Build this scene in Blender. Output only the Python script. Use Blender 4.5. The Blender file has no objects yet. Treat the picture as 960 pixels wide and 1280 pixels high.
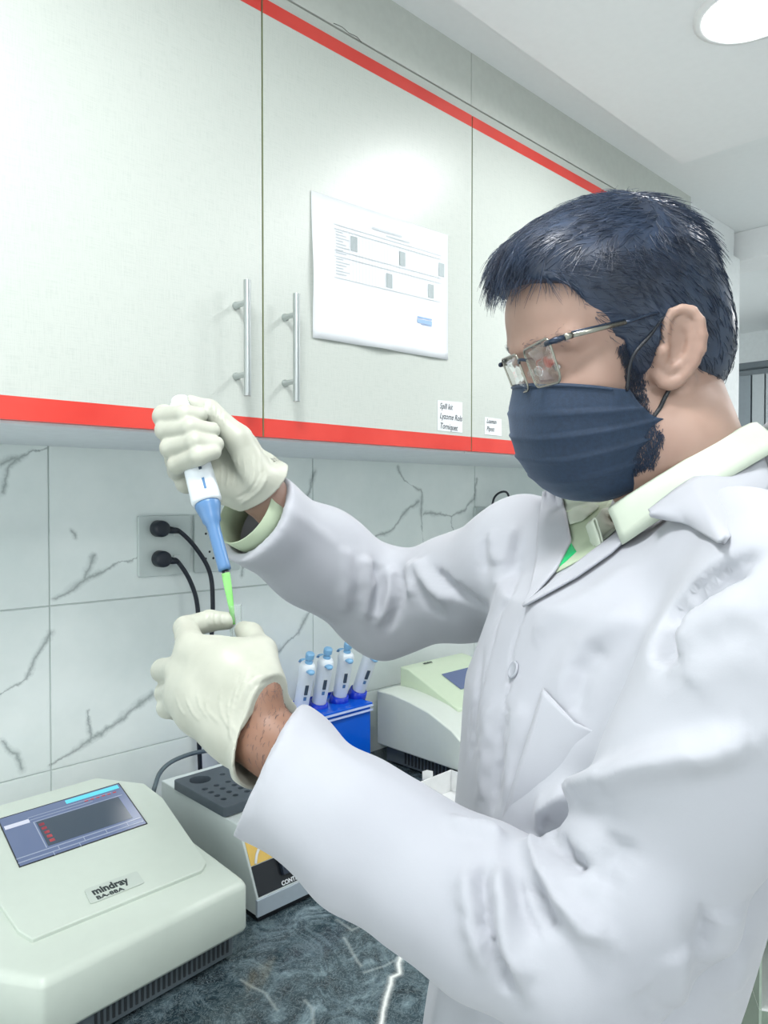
import bpy, math, random
import numpy as np
from mathutils import Vector, Matrix, Euler
from mathutils.bvhtree import BVHTree
random.seed(7); rng = np.random.default_rng(7)
SC = bpy.context.scene
COL = SC.collection

# ---------------------------------------------------------------- camera
FPX = 928.0
PITCH = math.radians(1.11)
Rv = np.array([0.717, -0.697, 0.0]); Rv /= np.linalg.norm(Rv)
F0 = np.array([0.697, 0.717, 0.0]); F0 /= np.linalg.norm(F0)
Zv = np.array([0, 0, 1.0])
Fv = math.cos(PITCH) * F0 - math.sin(PITCH) * Zv
Uv = math.sin(PITCH) * F0 + math.cos(PITCH) * Zv
C0 = np.array([0, 0, 1.5])
cam = bpy.data.cameras.new('camera'); camo = bpy.data.objects.new('camera', cam); COL.objects.link(camo)
cam.sensor_fit = 'VERTICAL'; cam.sensor_height = 36; cam.lens = FPX / 1280 * 36; cam.clip_start = 0.02
mw = Matrix.Identity(4)
for i in range(3):
    mw[i][0] = Rv[i]; mw[i][1] = Uv[i]; mw[i][2] = -Fv[i]; mw[i][3] = C0[i]
camo.matrix_world = mw
SC.camera = camo
SC.view_settings.view_transform = 'Standard'; SC.view_settings.look = 'None'
SC.view_settings.exposure = 0.02; SC.view_settings.gamma = 1.0
SC.view_settings.use_curve_mapping = False

# ---------------------------------------------------------------- light
w = bpy.data.worlds.new('world'); SC.world = w; w.use_nodes = True
w.node_tree.nodes['Background'].inputs[0].default_value = (0.93, 0.985, 0.985, 1)
w.node_tree.nodes['Background'].inputs[1].default_value = 1.34

def area(name, loc, size, power, target=None, col=(1, 1, 1), shape='DISK', spread=180):
    l = bpy.data.lights.new(name, 'AREA'); l.shape = shape; l.size = size; l.energy = power; l.color = col
    if shape == 'RECTANGLE': l.size_y = size
    l.spread = math.radians(spread)
    o = bpy.data.objects.new(name, l); COL.objects.link(o); o.location = loc
    if target is not None:
        o.rotation_euler = (Vector(target) - Vector(loc)).to_track_quat('-Z', 'Y').to_euler()
    return o
ZC = 2.38
area('ceiling_lamp_and_fill', (1.42, 0.51, ZC - 0.03), 0.16, 4.2)
area('ceiling_lamp_and_fill', (1.50, 0.02, ZC - 0.03), 0.16, 4.2)
area('ceiling_lamp_and_fill', (0.15, 0.35, ZC - 0.03), 0.30, 8.0)  # added to brighten the upper left cabinets
area('ceiling_lamp_and_fill', (-0.2, -0.8, ZC - 0.03), 0.5, 3)
area('ceiling_lamp_and_fill', (3.4, 0.2, ZC - 0.03), 0.3, 16)  # added fill that lifts the far right end, no fixture there

# soft fill added at the open left side, no window there
area('left_fill_light', (-1.4, .75, 1.0), 1.2, 8, (.6, .85, 1.25), (.96, 1, .99), 'RECTANGLE')

# ---------------------------------------------------------------- helpers
def at(u, v, t):
    return C0 + t * (Fv + (u - 480) / FPX * Rv + (640 - v) / FPX * Uv)
def ray(u, v):
    return Fv + (u - 480) / FPX * Rv + (640 - v) / FPX * Uv
def onp(u, v, ax, val):
    d = ray(u, v); t = (val - C0[ax]) / d[ax]
    return C0 + t * d
def onplane(u, v, p0, n):
    d = ray(u, v); t = np.dot(np.array(p0) - C0, n) / np.dot(d, n)
    return C0 + t * d
def proj(P):
    q = np.asarray(P) - C0
    t = q @ Fv
    return 480 + FPX * (q @ Rv) / t, 640 - FPX * (q @ Uv) / t, t
def rfz(r, z, t):           # right / absolute height / horizontal depth -> world
    p = r * Rv + t * F0; return np.array([p[0], p[1], z])
def nrm(a):
    a = np.asarray(a, float); return a / np.linalg.norm(a)
def lin(c):
    return tuple(((x / 255) / 12.92 if x / 255 <= 0.04045 else ((x / 255 + 0.055) / 1.055) ** 2.4) for x in c)

def link(name, data, parent=None, root=None):
    o = bpy.data.objects.new(name, data); COL.objects.link(o)
    if parent is not None:
        o.parent = parent
        if parent.type == 'EMPTY':
            o.matrix_parent_inverse = Matrix.Translation(-parent.location)
    return o
def thing(name, label, cat, loc=(0, 0, 0), group=None):
    o = bpy.data.objects.new(name, None); COL.objects.link(o)
    o.location = loc; o.empty_display_size = 0.02
    o['label'] = label; o['category'] = cat
    if group: o['group'] = group
    return o
def tag(o, label, cat, group=None, kind=None):
    o['label'] = label; o['category'] = cat
    if group: o['group'] = group
    if kind: o['kind'] = kind
    return o
def struct(o):
    o['kind'] = 'structure'; return o

class B:
    def __init__(s): s.v = []; s.f = []
    def add(s, vs, fs):
        o = len(s.v); s.v += [tuple(map(float, x)) for x in vs]; s.f += [tuple(i + o for i in f) for f in fs]
    def box(s, lo, hi, M=None):
        x0, y0, z0 = lo; x1, y1, z1 = hi
        vs = [(x0,y0,z0),(x1,y0,z0),(x1,y1,z0),(x0,y1,z0),(x0,y0,z1),(x1,y0,z1),(x1,y1,z1),(x0,y1,z1)]
        if M is not None: vs = [tuple(M @ Vector(p)) for p in vs]
        s.add(vs, [(0,3,2,1),(4,5,6,7),(0,1,5,4),(1,2,6,5),(2,3,7,6),(3,0,4,7)]); return s
    def hexa(s, bot, top):
        s.add(list(bot) + list(top), [(0,3,2,1),(4,5,6,7),(0,1,5,4),(1,2,6,5),(2,3,7,6),(3,0,4,7)]); return s
    def prism(s, pts, vec):
        n = len(pts); a = [np.asarray(p, float) for p in pts]; b = [p + np.asarray(vec) for p in a]
        s.add(a + b, [tuple(range(n))[::-1], tuple(range(n, 2*n))] + [(i, (i+1) % n, n + (i+1) % n, n + i) for i in range(n)]); return s
    def tube(s, path, r, n=12, cap=True, closed=False, flat=1.0, up=None):
        P = [np.asarray(p, float) for p in path]; m = len(P)
        rr = [r] * m if np.isscalar(r) else list(r)
        T = []
        for i in range(m):
            if closed: t = P[(i+1) % m] - P[i-1]
            else: t = P[min(i+1, m-1)] - P[max(i-1, 0)]
            T.append(nrm(t))
        a = np.array([0, 0, 1.0]) if up is None else nrm(up)
        if abs(np.dot(a, T[0])) > .95 and up is None: a = np.array([1.0, 0, 0])
        vs = []
        for i in range(m):
            a = a - np.dot(a, T[i]) * T[i]; a = nrm(a); b = np.cross(T[i], a)
            for k in range(n):
                q = 2 * math.pi * k / n
                vs.append(P[i] + rr[i] * (math.cos(q) * a * flat + math.sin(q) * b))
        fs = []
        for i in range(m if closed else m - 1):
            j = (i + 1) % m
            for k in range(n):
                l = (k + 1) % n
                fs.append((i*n+k, i*n+l, j*n+l, j*n+k))
        if cap and not closed:
            fs.append(tuple(range(n))[::-1]); fs.append(tuple(range((m-1)*n, m*n)))
        s.add(vs, fs); return s
    def lathe(s, prof, o, axis, n=32, cap=True):
        ax = nrm(axis); o = np.asarray(o, float)
        pts = [o + ax * h for r, h in prof]
        a = np.array([0, 0, 1.0]) if abs(ax[2]) < .9 else np.array([1.0, 0, 0])
        a = nrm(a - np.dot(a, ax) * ax); b = np.cross(ax, a)
        vs = []
        for (r, h), p in zip(prof, pts):
            for k in range(n):
                q = 2 * math.pi * k / n
                vs.append(p + r * (math.cos(q) * a + math.sin(q) * b))
        m = len(prof); fs = []
        for i in range(m - 1):
            for k in range(n):
                l = (k + 1) % n; fs.append((i*n+k, i*n+l, (i+1)*n+l, (i+1)*n+k))
        if cap: fs.append(tuple(range(n))[::-1]); fs.append(tuple(range((m-1)*n, m*n)))
        s.add(vs, fs); return s
    def grid(s, G, thick=None, flip=False):
        G = np.asarray(G, float); h, w_ = G.shape[:2]
        vs = G.reshape(-1, 3)
        fs = [(i*w_+j, i*w_+j+1, (i+1)*w_+j+1, (i+1)*w_+j) for i in range(h-1) for j in range(w_-1)]
        if flip: fs = [f[::-1] for f in fs]
        s.add(vs, fs); return s
    def build(s, name, mat, parent=None, smooth=False, bevel=0, seg=3, solid=0, sub=0, loc=None):
        me = bpy.data.meshes.new(name); me.from_pydata(s.v, [], s.f)
        me.materials.append(mat)
        if smooth or bevel: me.polygons.foreach_set('use_smooth', [True] * len(me.polygons))
        me.update()
        o = link(name, me, parent)
        if solid:
            m = o.modifiers.new('solid', 'SOLIDIFY'); m.thickness = abs(solid); m.offset = 1 if solid > 0 else -1
        if bevel:
            m = o.modifiers.new('bevel', 'BEVEL'); m.width = bevel; m.segments = seg; m.limit_method = 'ANGLE'
            m.angle_limit = math.radians(35); m.harden_normals = True
        elif smooth:
            me.shade_smooth() if hasattr(me, 'shade_smooth') else None
        if sub:
            m = o.modifiers.new('sub', 'SUBSURF'); m.levels = sub; m.render_levels = sub
        return o
def bez(pts, n=24):          # Catmull-Rom through points
    P = [np.asarray(p, float) for p in pts]; P = [2*P[0]-P[1]] + P + [2*P[-1]-P[-2]]; out = []
    seg = len(P) - 3; per = max(2, n // seg)
    for i in range(seg):
        a, b, c, d = P[i:i+4]
        for k in range(per):
            t = k / per
            out.append(.5*((2*b)+(-a+c)*t+(2*a-5*b+4*c-d)*t*t+(-a+3*b-3*c+d)*t**3))
    out.append(P[-2]); return out
def flatshade_text(name, body, size, M, mat, parent, extr=0.0002, bold=0.0, shear=0, align='LEFT', sx=1.0):
    cu = bpy.data.curves.new(name, 'FONT'); cu.body = body; cu.size = size; cu.extrude = extr; cu.offset = bold; cu.shear = shear
    cu.align_x = align; cu.resolution_u = 3
    o = bpy.data.objects.new('tmp', cu); COL.objects.link(o)
    dg = bpy.context.evaluated_depsgraph_get(); me = bpy.data.meshes.new_from_object(o.evaluated_get(dg)); bpy.data.objects.remove(o)
    me.transform(M @ Matrix.Diagonal((sx, 1, 1, 1))); me.materials.clear(); me.materials.append(mat); me.name = name
    return link(name, me, parent)
def frameM(o, x, y):         # matrix with local x,y axes in world
    x = nrm(x); y = np.asarray(y, float); y = nrm(y - np.dot(y, x) * x); z = np.cross(x, y)
    M = Matrix.Identity(4)
    for i in range(3): M[i][0] = x[i]; M[i][1] = y[i]; M[i][2] = z[i]; M[i][3] = o[i]
    return M

# ---------------------------------------------------------------- materials
class N:
    def __init__(s, name, **kw):
        s.m = bpy.data.materials.new(name); s.m.use_nodes = True; s.t = s.m.node_tree; s.b = s.t.nodes['Principled BSDF']
        for k, v in kw.items(): s.set(k, v)
    def set(s, k, v):
        k = {'base': 'Base Color', 'rough': 'Roughness', 'metal': 'Metallic', 'coat': 'Coat Weight', 'sheen': 'Sheen Weight', 'trans': 'Transmission Weight',
             'sss': 'Subsurface Weight', 'alpha': 'Alpha', 'ior': 'IOR', 'spec': 'Specular IOR Level', 'ecol': 'Emission Color', 'estr': 'Emission Strength'}.get(k, k)
        if isinstance(v, tuple) and len(v) == 3 and len(s.b.inputs[k].default_value) == 4: v = v + (1,)
        s.b.inputs[k].default_value = v
    def node(s, ty, **kw):
        n = s.t.nodes.new(ty)
        for k, v in kw.items():
            if hasattr(n, k): setattr(n, k, v)
            else: n.inputs[k].default_value = v
        return n
    def l(s, a, b): s.t.links.new(a, b)
    def coords(s, scale=(1, 1, 1), kind='Object'):
        tc = s.node('ShaderNodeTexCoord'); mp = s.node('ShaderNodeMapping'); mp.inputs['Scale'].default_value = scale
        s.l(tc.outputs[kind], mp.inputs[0]); return mp.outputs[0]
    def noise(s, vec, scale, detail=4, rough=.5, dist=0):
        n = s.node('ShaderNodeTexNoise'); n.inputs['Scale'].default_value = scale; n.inputs['Detail'].default_value = detail
        n.inputs['Roughness'].default_value = rough; n.inputs['Distortion'].default_value = dist
        s.l(vec, n.inputs['Vector']); return n
    def ramp(s, fac, stops):
        r = s.node('ShaderNodeValToRGB'); e = r.color_ramp.elements
        while len(e) < len(stops): e.new(.5)
        for x, (p, c) in zip(e, stops): x.position = p; x.color = tuple(c) + (1,) if len(c) == 3 else c
        s.l(fac, r.inputs[0]); return r.outputs[0]
    def bump(s, h, strength=.3, dist=.001):
        b = s.node('ShaderNodeBump'); b.inputs['Strength'].default_value = strength; b.inputs['Distance'].default_value = dist
        s.l(h, b.inputs['Height']); s.l(b.outputs[0], s.b.inputs['Normal']); return b
    def mix(s, fac, a, b, bt='MIX'):
        m = s.node('ShaderNodeMix'); m.data_type = 'RGBA'; m.blend_type = bt
        for x, i in ((fac, 0), (a, 6), (b, 7)):
            if hasattr(x, 'is_output') or hasattr(x, 'links'): s.l(x, m.inputs[i])
            else: m.inputs[i].default_value = (tuple(x) + (1,)) if isinstance(x, tuple) else x
        return m.outputs[2]
def plain(name, c, rough=.4, n=.03, **kw):
    m = N(name, rough=rough, **kw); base = lin(c)
    nz = m.noise(m.coords(), 60, 3)
    m.l(m.ramp(nz.outputs[0], [(.3, tuple(x * (1 - n) for x in base)), (.7, tuple(min(1, x * (1 + n)) for x in base))]), m.b.inputs['Base Color'])
    return m.m

def veins(m, vec2, polys, mapper):
    """smallest distance to a set of polylines, as node tree; polys: list of list of 2D points"""
    cur = None
    for poly in polys:
        for a, b in zip(poly[:-1], poly[1:]):
            a3 = (a[0], a[1], 0); ab = (b[0]-a[0], b[1]-a[1], 0); L2 = ab[0]**2 + ab[1]**2
            sub = m.node('ShaderNodeVectorMath', operation='SUBTRACT'); m.l(vec2, sub.inputs[0]); sub.inputs[1].default_value = a3
            dot = m.node('ShaderNodeVectorMath', operation='DOT_PRODUCT'); m.l(sub.outputs[0], dot.inputs[0]); dot.inputs[1].default_value = tuple(x / L2 for x in ab)
            cl = m.node('ShaderNodeClamp'); m.l(dot.outputs['Value'], cl.inputs[0])
            sc = m.node('ShaderNodeVectorMath', operation='SCALE'); sc.inputs[0].default_value = ab; m.l(cl.outputs[0], sc.inputs['Scale'])
            di = m.node('ShaderNodeVectorMath', operation='DISTANCE'); m.l(sub.outputs[0], di.inputs[0]); m.l(sc.outputs[0], di.inputs[1])
            if cur is None: cur = di.outputs['Value']
            else:
                mn = m.node('ShaderNodeMath', operation='MINIMUM'); m.l(cur, mn.inputs[0]); m.l(di.outputs['Value'], mn.inputs[1]); cur = mn.outputs[0]
    return cur
def world2d(m, a, b, wob=.012, sc=9):
    geo = m.node('ShaderNodeNewGeometry'); sep = m.node('ShaderNodeSeparateXYZ'); m.l(geo.outputs['Position'], sep.inputs[0])
    cmb = m.node('ShaderNodeCombineXYZ'); m.l(sep.outputs[a], cmb.inputs[0]); m.l(sep.outputs[b], cmb.inputs[1])
    nz = m.noise(geo.outputs['Position'], sc, 6, .65)
    ma = m.node('ShaderNodeVectorMath', operation='MULTIPLY_ADD')
    m.l(nz.outputs['Color'], ma.inputs[0]); ma.inputs[1].default_value = (wob*2, wob*2, 0)
    m.l(cmb.outputs[0], ma.inputs[2])
    sb = m.node('ShaderNodeVectorMath', operation='SUBTRACT'); m.l(ma.outputs[0], sb.inputs[0]); sb.inputs[1].default_value = (wob, wob, 0)
    return sb.outputs[0], geo.outputs['Position']
# ================================================================ SETTING
YW, YC, ZT = 1.38, 0.98, 0.85
# --- tile material
m = N('marble_tile', rough=.07, coat=.3); vec, pos = world2d(m, 0, 2, .022, 11)
VP = [[(0,580),(26,571),(61,560)],[(26,571),(9,587),(4,617)],[(66,751),(109,722),(116,692)],[(109,722),(144,707),(173,698)],
      [(0,871),(31,849),(59,792)],[(66,956),(112,924),(116,889)],[(112,924),(153,900),(192,869)],[(0,926),(22,946),(26,963)],
      [(346,814),(372,792),(387,762)],[(381,626),(394,591)],[(457,683),(475,668),(490,662),(501,648),(522,626)],
      [(526,613),(506,600),(498,584)],[(526,613),(527,657),(530,690)],[(530,642),(565,643),(580,639),(592,622),(596,598)],
      [(565,643),(564,657),(571,671)],[(90,660),(96,668)],[(300,720),(306,690)]]
VP = [[tuple(onp(u, v, 1, YW)[[0, 2]]) for u, v in p] for p in VP]
d = veins(m, vec, VP, None)
nz = m.noise(pos, 14, 4); nb = m.noise(pos, 4, 5, .6)
wd = m.node('ShaderNodeMapRange'); m.l(nz.outputs[0], wd.inputs[0]); wd.inputs[1].default_value = .35; wd.inputs[2].default_value = .65; wd.inputs[3].default_value = .0012; wd.inputs[4].default_value = .013
dv = m.node('ShaderNodeMath', operation='DIVIDE'); m.l(d, dv.inputs[0]); m.l(wd.outputs[0], dv.inputs[1])
line = m.ramp(dv.outputs[0], [(0, (.72,.72,.72)), (.18, (.5,.5,.5)), (.5, (.2,.2,.2)), (1, (0, 0, 0))])
cloud = m.ramp(nb.outputs[0], [(.35, lin((222, 232, 230))), (.7, lin((238, 245, 243)))])
m.l(m.mix(line, cloud, lin((120, 134, 134))), m.b.inputs['Base Color'])
M_TILE = m.m
M_GROUT = plain('grout', (196, 206, 204), .8)
M_PAINT = plain('wall_paint', (232, 237, 238), .6)
M_CEIL = plain('ceiling_paint', (240, 242, 243), .7, .01)
M_CEIL2 = plain('ceiling_paint_grey', (236, 240, 241), .7, .01)
M_FLOOR = plain('floor_tile', (226, 227, 224), .3)

wall = struct(B().box((-1.2, YW + .003, 0), (2.75, YW + .12, 2.6)).build('wall_back', M_GROUT))
# joints at x = 0.501 + k*0.607 ; z joints from the photo
zj = [ZT - .04, .705 - .0, 1.005, 1.303, 1.603]
x0 = onp(62.5, 800, 1, YW)[0]; dxj = .607
zj = [1.005 - .299 * 1, 1.005, 1.304, 1.603]
g = .0008
tm = {}
for k in range(-2, 4):
    for a in range(3):
        z0, z1 = zj[a], zj[a + 1]
        key = 't'
        if key not in tm:
            me = bpy.data.meshes.new('tile'); b = B().box((g, -.004, g), (dxj - g, .0, z1 - z0 - g))
            # bevelled face edge
            b = B(); w1, h1, e = dxj, .299, .0008
            b.hexa([(g, .0, g), (w1-g, .0, g), (w1-g, .0, h1-g), (g, .0, h1-g)], [(g+e, -.003, g+e), (w1-g-e, -.003, g+e), (w1-g-e, -.003, h1-g-e), (g+e, -.003, h1-g-e)])
            b.f = [f[::-1] for f in b.f]
            me.from_pydata(b.v, [], b.f); me.materials.append(M_TILE); me.update(); tm[key] = me
        o = link('tile', tm['t'], wall); o.location = (x0 + k * dxj, YW + .003, z0)
struct(B().box((-1.6, -1.6, -.05), (4.5, YW, 0)).build('floor', M_FLOOR))
# ceiling: high border and lower main panel
HC = onp(752, 171, 1, YC)[2]
pc = onp(852, 205, 2, ZC)
ceil = struct(B().box((-1.6, -1.6, HC), (4.5, YW + .1, HC + .06)).build('ceiling', M_CEIL2))
pan = B().box((-1.6, -1.6, ZC), (pc[0], pc[1], HC)).build('ceiling_panel', M_CEIL, ceil)
xb = onp(904, 295, 2, HC)[0]
struct(B().box((xb, -1.6, HC - .10), (xb + .16, YW + .1, HC)).build('trim_1', M_CEIL, bevel=.002))
struct(B().box((-1.6, -1.7, 0), (4.5, -1.6, HC)).build('wall_front', M_PAINT))
# far end
xe = 4.34
struct(B().box((xe, -1.6, 0), (xe + .1, 2.6, HC)).build('wall_right', M_PAINT))
struct(B().box((2.75, 2.5, 0), (xe, 2.6, HC)).build('wall_left', M_PAINT))
struct(B().box((2.75, YW + .1, HC), (xe, 2.6, HC + .06)).build('ceiling', M_CEIL2))
struct(B().box((2.75, YW + .001, -.05), (xe, 2.6, 0)).build('floor', M_FLOOR))
# white pillar where the cabinet run ends
xp = onp(924, 450, 1, YC)[0]
zt = onp(924, 323, 1, YC)[2]
struct(B().box((2.262, YC, 0), (xp, YW + .008, zt)).build('trim_2', M_PAINT, bevel=.002))
struct(B().box((2.262, YC + .02, zt), (xp, YW + .008, HC)).build('trim_3', M_CEIL2, bevel=.002))
# far wardrobe seen past the head
M_GREY = plain('grey_laminate', (132, 143, 150), .4)
M_GREY2 = plain('pale_laminate', (176, 184, 188), .4)
wr = thing('wardrobe', 'tall grey wardrobe at far end of room, seen past the head', 'wardrobe', (4.0, .2, 0))
zl = onp(940, 461, 0, 3.95)[2]
ys = [onp(u, 500, 0, 3.95)[1] for u in (918, 939, 956, 985, 1015)]
B().box((3.97, ys[-1], 0), (4.33, ys[0], zl)).build('body', M_GREY, wr, bevel=.003)
for a, b_, mm in zip(ys[:-1], ys[1:], (M_GREY, M_GREY2, M_GREY2, M_GREY)):
    B().box((3.95, b_ + .004, .03), (3.968, a - .004, zl - .03)).build('door', mm, wr, bevel=.002)
B().box((3.92, ys[-1], zl), (4.33, ys[0], zl + .03)).build('cornice', plain('dark_grey', (96, 106, 112), .5), wr, bevel=.004)

# ================================================================ WALL CABINETS
m = N('cabinet_laminate', rough=.32); c = m.coords((1, 1, 1))
n1 = m.noise(m.coords((40, 1, 900)), 1, 3); n2 = m.noise(m.coords((900, 1, 40)), 1, 3)
ad = m.node('ShaderNodeMath', operation='ADD'); m.l(n1.outputs[0], ad.inputs[0]); m.l(n2.outputs[0], ad.inputs[1])
m.l(m.ramp(ad.outputs[0], [(.8, lin((186, 193, 187))), (1.0, lin((194, 200, 194)))]), m.b.inputs['Base Color']); m.bump(ad.outputs[0], .25, .0006)
M_LAM = m.m
m = N('cabinet_red', rough=.35); m.l(m.ramp(m.noise(m.coords(), 8, 4).outputs[0], [(.3, lin((206, 56, 48))), (.7, lin((220, 72, 62)))]), m.b.inputs['Base Color']); M_RED = m.m
M_FASC = plain('fascia_laminate', (200, 205, 199), .45)
M_UND = plain('cabinet_underside', (226, 232, 236), .5)
M_EDGE = plain('edge_band', (150, 160, 120), .5)
M_CHROME = plain('brushed_steel', (190, 196, 196), .3, .02, metal=1.0)
zb = onp(331, 546, 1, YC)[2]; ztop = onp(752, 236, 1, YC)[2]
xg1 = onp(328.5, 300, 1, YC)[0]; xg2 = onp(590, 300, 1, YC)[0]; DW = xg2 - xg1
stripe_b = onp(331, 523, 1, YC)[2]           # upper edge of the bottom red stripe
stripe_t = onp(400, 55, 1, YC)[2]            # lower edge of the top red stripe
def cab(i, xs, label):
    t = thing('wall_cabinet', label, 'cabinet', (xs[0], YC, zb), 'wall cabinets above the counter')
    X0, X1 = xs[0] + .001, xs[-1] - .001
    b = B(); th = .016
    b.box((X0, YC + .019, zb + .012), (X0 + th, YW - .002, ztop)); b.box((X1 - th, YC + .019, zb + .012), (X1, YW - .002, ztop))
    b.box((X0 + th, YC + .019, ztop - th), (X1 - th, YW - .002, ztop)); b.box((X0 + th, YW - .012, zb + .03), (X1 - th, YW - .002, ztop - th))
    b.build('body', M_LAM, t)
    B().box((X0, YC + .019, zb - .004), (X1, YW - .001, zb + .012)).build('bottom_panel', M_UND, t, bevel=.0015)
    for a, c_ in zip(xs[:-1], xs[1:]):
        a += .0018; c_ -= .0018
        dr = B().box((a, YC, stripe_b), (c_, YC + .018, stripe_t)).build('door', M_LAM, t)
        B().box((a, YC, zb), (c_, YC + .018, stripe_b)).build('lower_stripe', M_RED, dr)
        B().box((a, YC, stripe_t), (c_, YC + .018, ztop)).build('upper_stripe', M_RED, dr)
        B().box((a - .0004, YC + .001, zb + .001), (a, YC + .017, ztop)).build('edge_band', M_EDGE, dr)
        # bar handle near the meeting stile
    return t
c1 = cab(0, [xg1 - DW, xg1, xg2], 'white wall cabinet with two doors, bar handles and a printed sheet taped on')
c2 = cab(1, [xg2, xg2 + DW, xg2 + 2 * DW - .006], 'white wall cabinet behind the head, small handwritten sticker at its lower corner')
def handle(u, v0, v1, parent, yo=.032):
    y = YC - yo
    p0 = onp(u, v0, 1, y); p1 = onp(u, v1, 1, y)
    x, z0, z1 = p0[0], p1[2], p0[2]
    b = B().tube([(x, y, z0), (x, y, z1)], .0055, 20)
    h = z1 - z0
    for z in (z0 + .19 * h, z1 - .19 * h):
        b.lathe([(.006, 0), (.006, .004), (.0042, .007), (.0042, yo)], (x, YC, z), (0, -1, 0), 16)
    o = b.build('handle', M_CHROME, parent, bevel=.0004, seg=2)
doors = [o for o in COL.objects if o.name.startswith('door') and o.parent in (c1, c2)]
handle(309, 350, 495, doors[0]); handle(370.5, 367, 502, doors[1])
xh3 = xg2 + DW - .05
b = B()
for x, dd in ((xg2 + DW - .045, doors[2]), (xg2 + DW + .045, doors[3])):
    u, v, t = proj((x, YC - .032, zb + .05)); handle(u, proj((x, YC-.032, zb+.235))[1], v, dd)
# fascia strip over the cabinets
b = B().box((xg1 - DW - .4, YC + .006, ztop + .001), (2.262, YC + .03, ztop + .022)); fa = b.build('trim_4', M_LAM); struct(fa)
b = B(); xs_ = onp(591, 110, 1, YC)[0]
b.box((xg1 - DW - .4, YC + .004, ztop + .024), (xs_ - .0008, YC + .03, HC)); b.box((xs_ + .0008, YC + .004, ztop + .024), (2.262, YC + .03, HC))
struct(b.build('trim_5', M_FASC))
# scuff line on fascia: a short hairline crack
sc = [onp(u, v, 1, YC + .0035) for u, v in ((417, 29), (428, 34), (436, 41), (446, 46), (452, 53))]
B().tube(bez(sc, 12), .0006, 5).build('crack', plain('crack_dark', (110, 112, 108), .8), fa)

# ================================================================ PAPER ON DOOR, STICKERS
M_PAPER = plain('paper_white', (222, 226, 230), .6, .005)
M_PRINT = plain('faint_print', (196, 203, 207), .7); M_PRINT2 = plain('print_grey', (172, 182, 184), .7)
M_PBLUE = plain('blue_stamp', (150, 180, 225), .7)
pc4 = [onp(u, v, 1, YC - .002) for u, v in ((389, 238), (560, 294), (560, 450), (391, 422))]
pap = thing('paper_notice', 'printed table sheet taped on the cabinet door', 'paper', tuple(pc4[3]))
G = []; nu, nv = 25, 17
for j in range(nv):
    row = []
    for i in range(nu):
        a, b_ = i / (nu - 1), j / (nv - 1)
        p = (1-a)*(1-b_)*pc4[0] + a*(1-b_)*pc4[1] + a*b_*pc4[2] + (1-a)*b_*pc4[3]
        lift = .004 * math.exp(-((a-0) / .06)**2) * math.exp(-((b_-.55)/.25)**2) + .007 * math.exp(-((a-.45)/.13)**2) * math.exp(-((b_-1)/.08)**2) + .003 * math.exp(-((a-.12)/.08)**2) * math.exp(-((b_-1)/.06)**2) + .003*math.exp(-((a-.85)/.1)**2)*math.exp(-((b_-1)/.06)**2)
        p = p + np.array([0, -lift, 0]); row.append(p)
    G.append(row)
B().grid(G, flip=True).build('sheet', M_PAPER, pap, smooth=True, solid=-.0003)
def pquad(b, a0, b0, a1, b1, dz=.0008):
    q = []
    for a, b_ in ((a0, b0), (a1, b0), (a1, b1), (a0, b1)):
        p = (1-a)*(1-b_)*pc4[0] + a*(1-b_)*pc4[1] + a*b_*pc4[2] + (1-a)*b_*pc4[3]; q.append(p + np.array([0, -dz, 0]))
    b.add(q, [(3, 2, 1, 0)])
b = B()
for yy in (.18, .21, .36, .40, .55): pquad(b, .14, yy, .94, yy + .004)
for k in range(31):
    a = .24 + k * .0225; pquad(b, a, .21, a + .0012, .55)
for k in range(8): pquad(b, .15, .225 + k*.021, .15 + .05 + .02 * ((k * 7) % 3), .231 + k*.021)
for k in range(6): pquad(b, .15, .415 + k*.021, .15 + .05 + .02 * ((k * 5) % 3), .421 + k*.021)
pquad(b, .40, .12, .62, .135); pquad(b, .5, .15, .68, .16)
b.build('printed_table', M_PRINT, pap)
for a, y in ((.25, .23), (.60, .24), (.92, .24), (.50, .43), (.83, .43)):
    b = B(); pquad(b, a, y, a + .045, y + .105); b.build('shaded_cell', M_PRINT2, pap)

b = B(); pquad(b, .74, .70, .86, .712); pquad(b, .74, .72, .86, .75); pquad(b, .77, .755, .86, .76)
b.build('stamp', M_PBLUE, pap)
M_INK = plain('pen_ink', (50, 60, 64), .6)
def sticker(uv, label, lines, size, shear, parent_lab):
    c4 = [onp(u, v, 1, YC - .0008) for u, v in uv]
    t = thing('sticker', label, 'sticker', tuple(c4[3]))
    B().prism([c4[3], c4[2], c4[1], c4[0]], (0, .0006, 0)).build('paper', M_PAPER, t)
    x0_, z0_ = c4[0][0], c4[0][2]
    for k, s in enumerate(lines):
        M = frameM((x0_ + .006, YC - .0012, z0_ - size * (1.15 + 1.18 * k) + .003), (1, 0, -.02 * k), (0, 0, 1))
        flatshade_text('handwriting', s, size, M, M_INK, t, .0001, .0, shear, sx=.8)
sticker([(547, 500), (578, 503), (578, 541), (547, 538)], 'small sticker with three handwritten lines at lower corner of cabinet door', ['Spill kit', 'Lyzome Rols', 'Torniquet'], .0165, .25, None)
sticker([(606, 521), (627, 524), (627, 545), (606, 543)], 'tiny sticker with two handwritten words, beside the mask', ['Leaman', 'Pipett'], .0135, .25, None)

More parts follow.
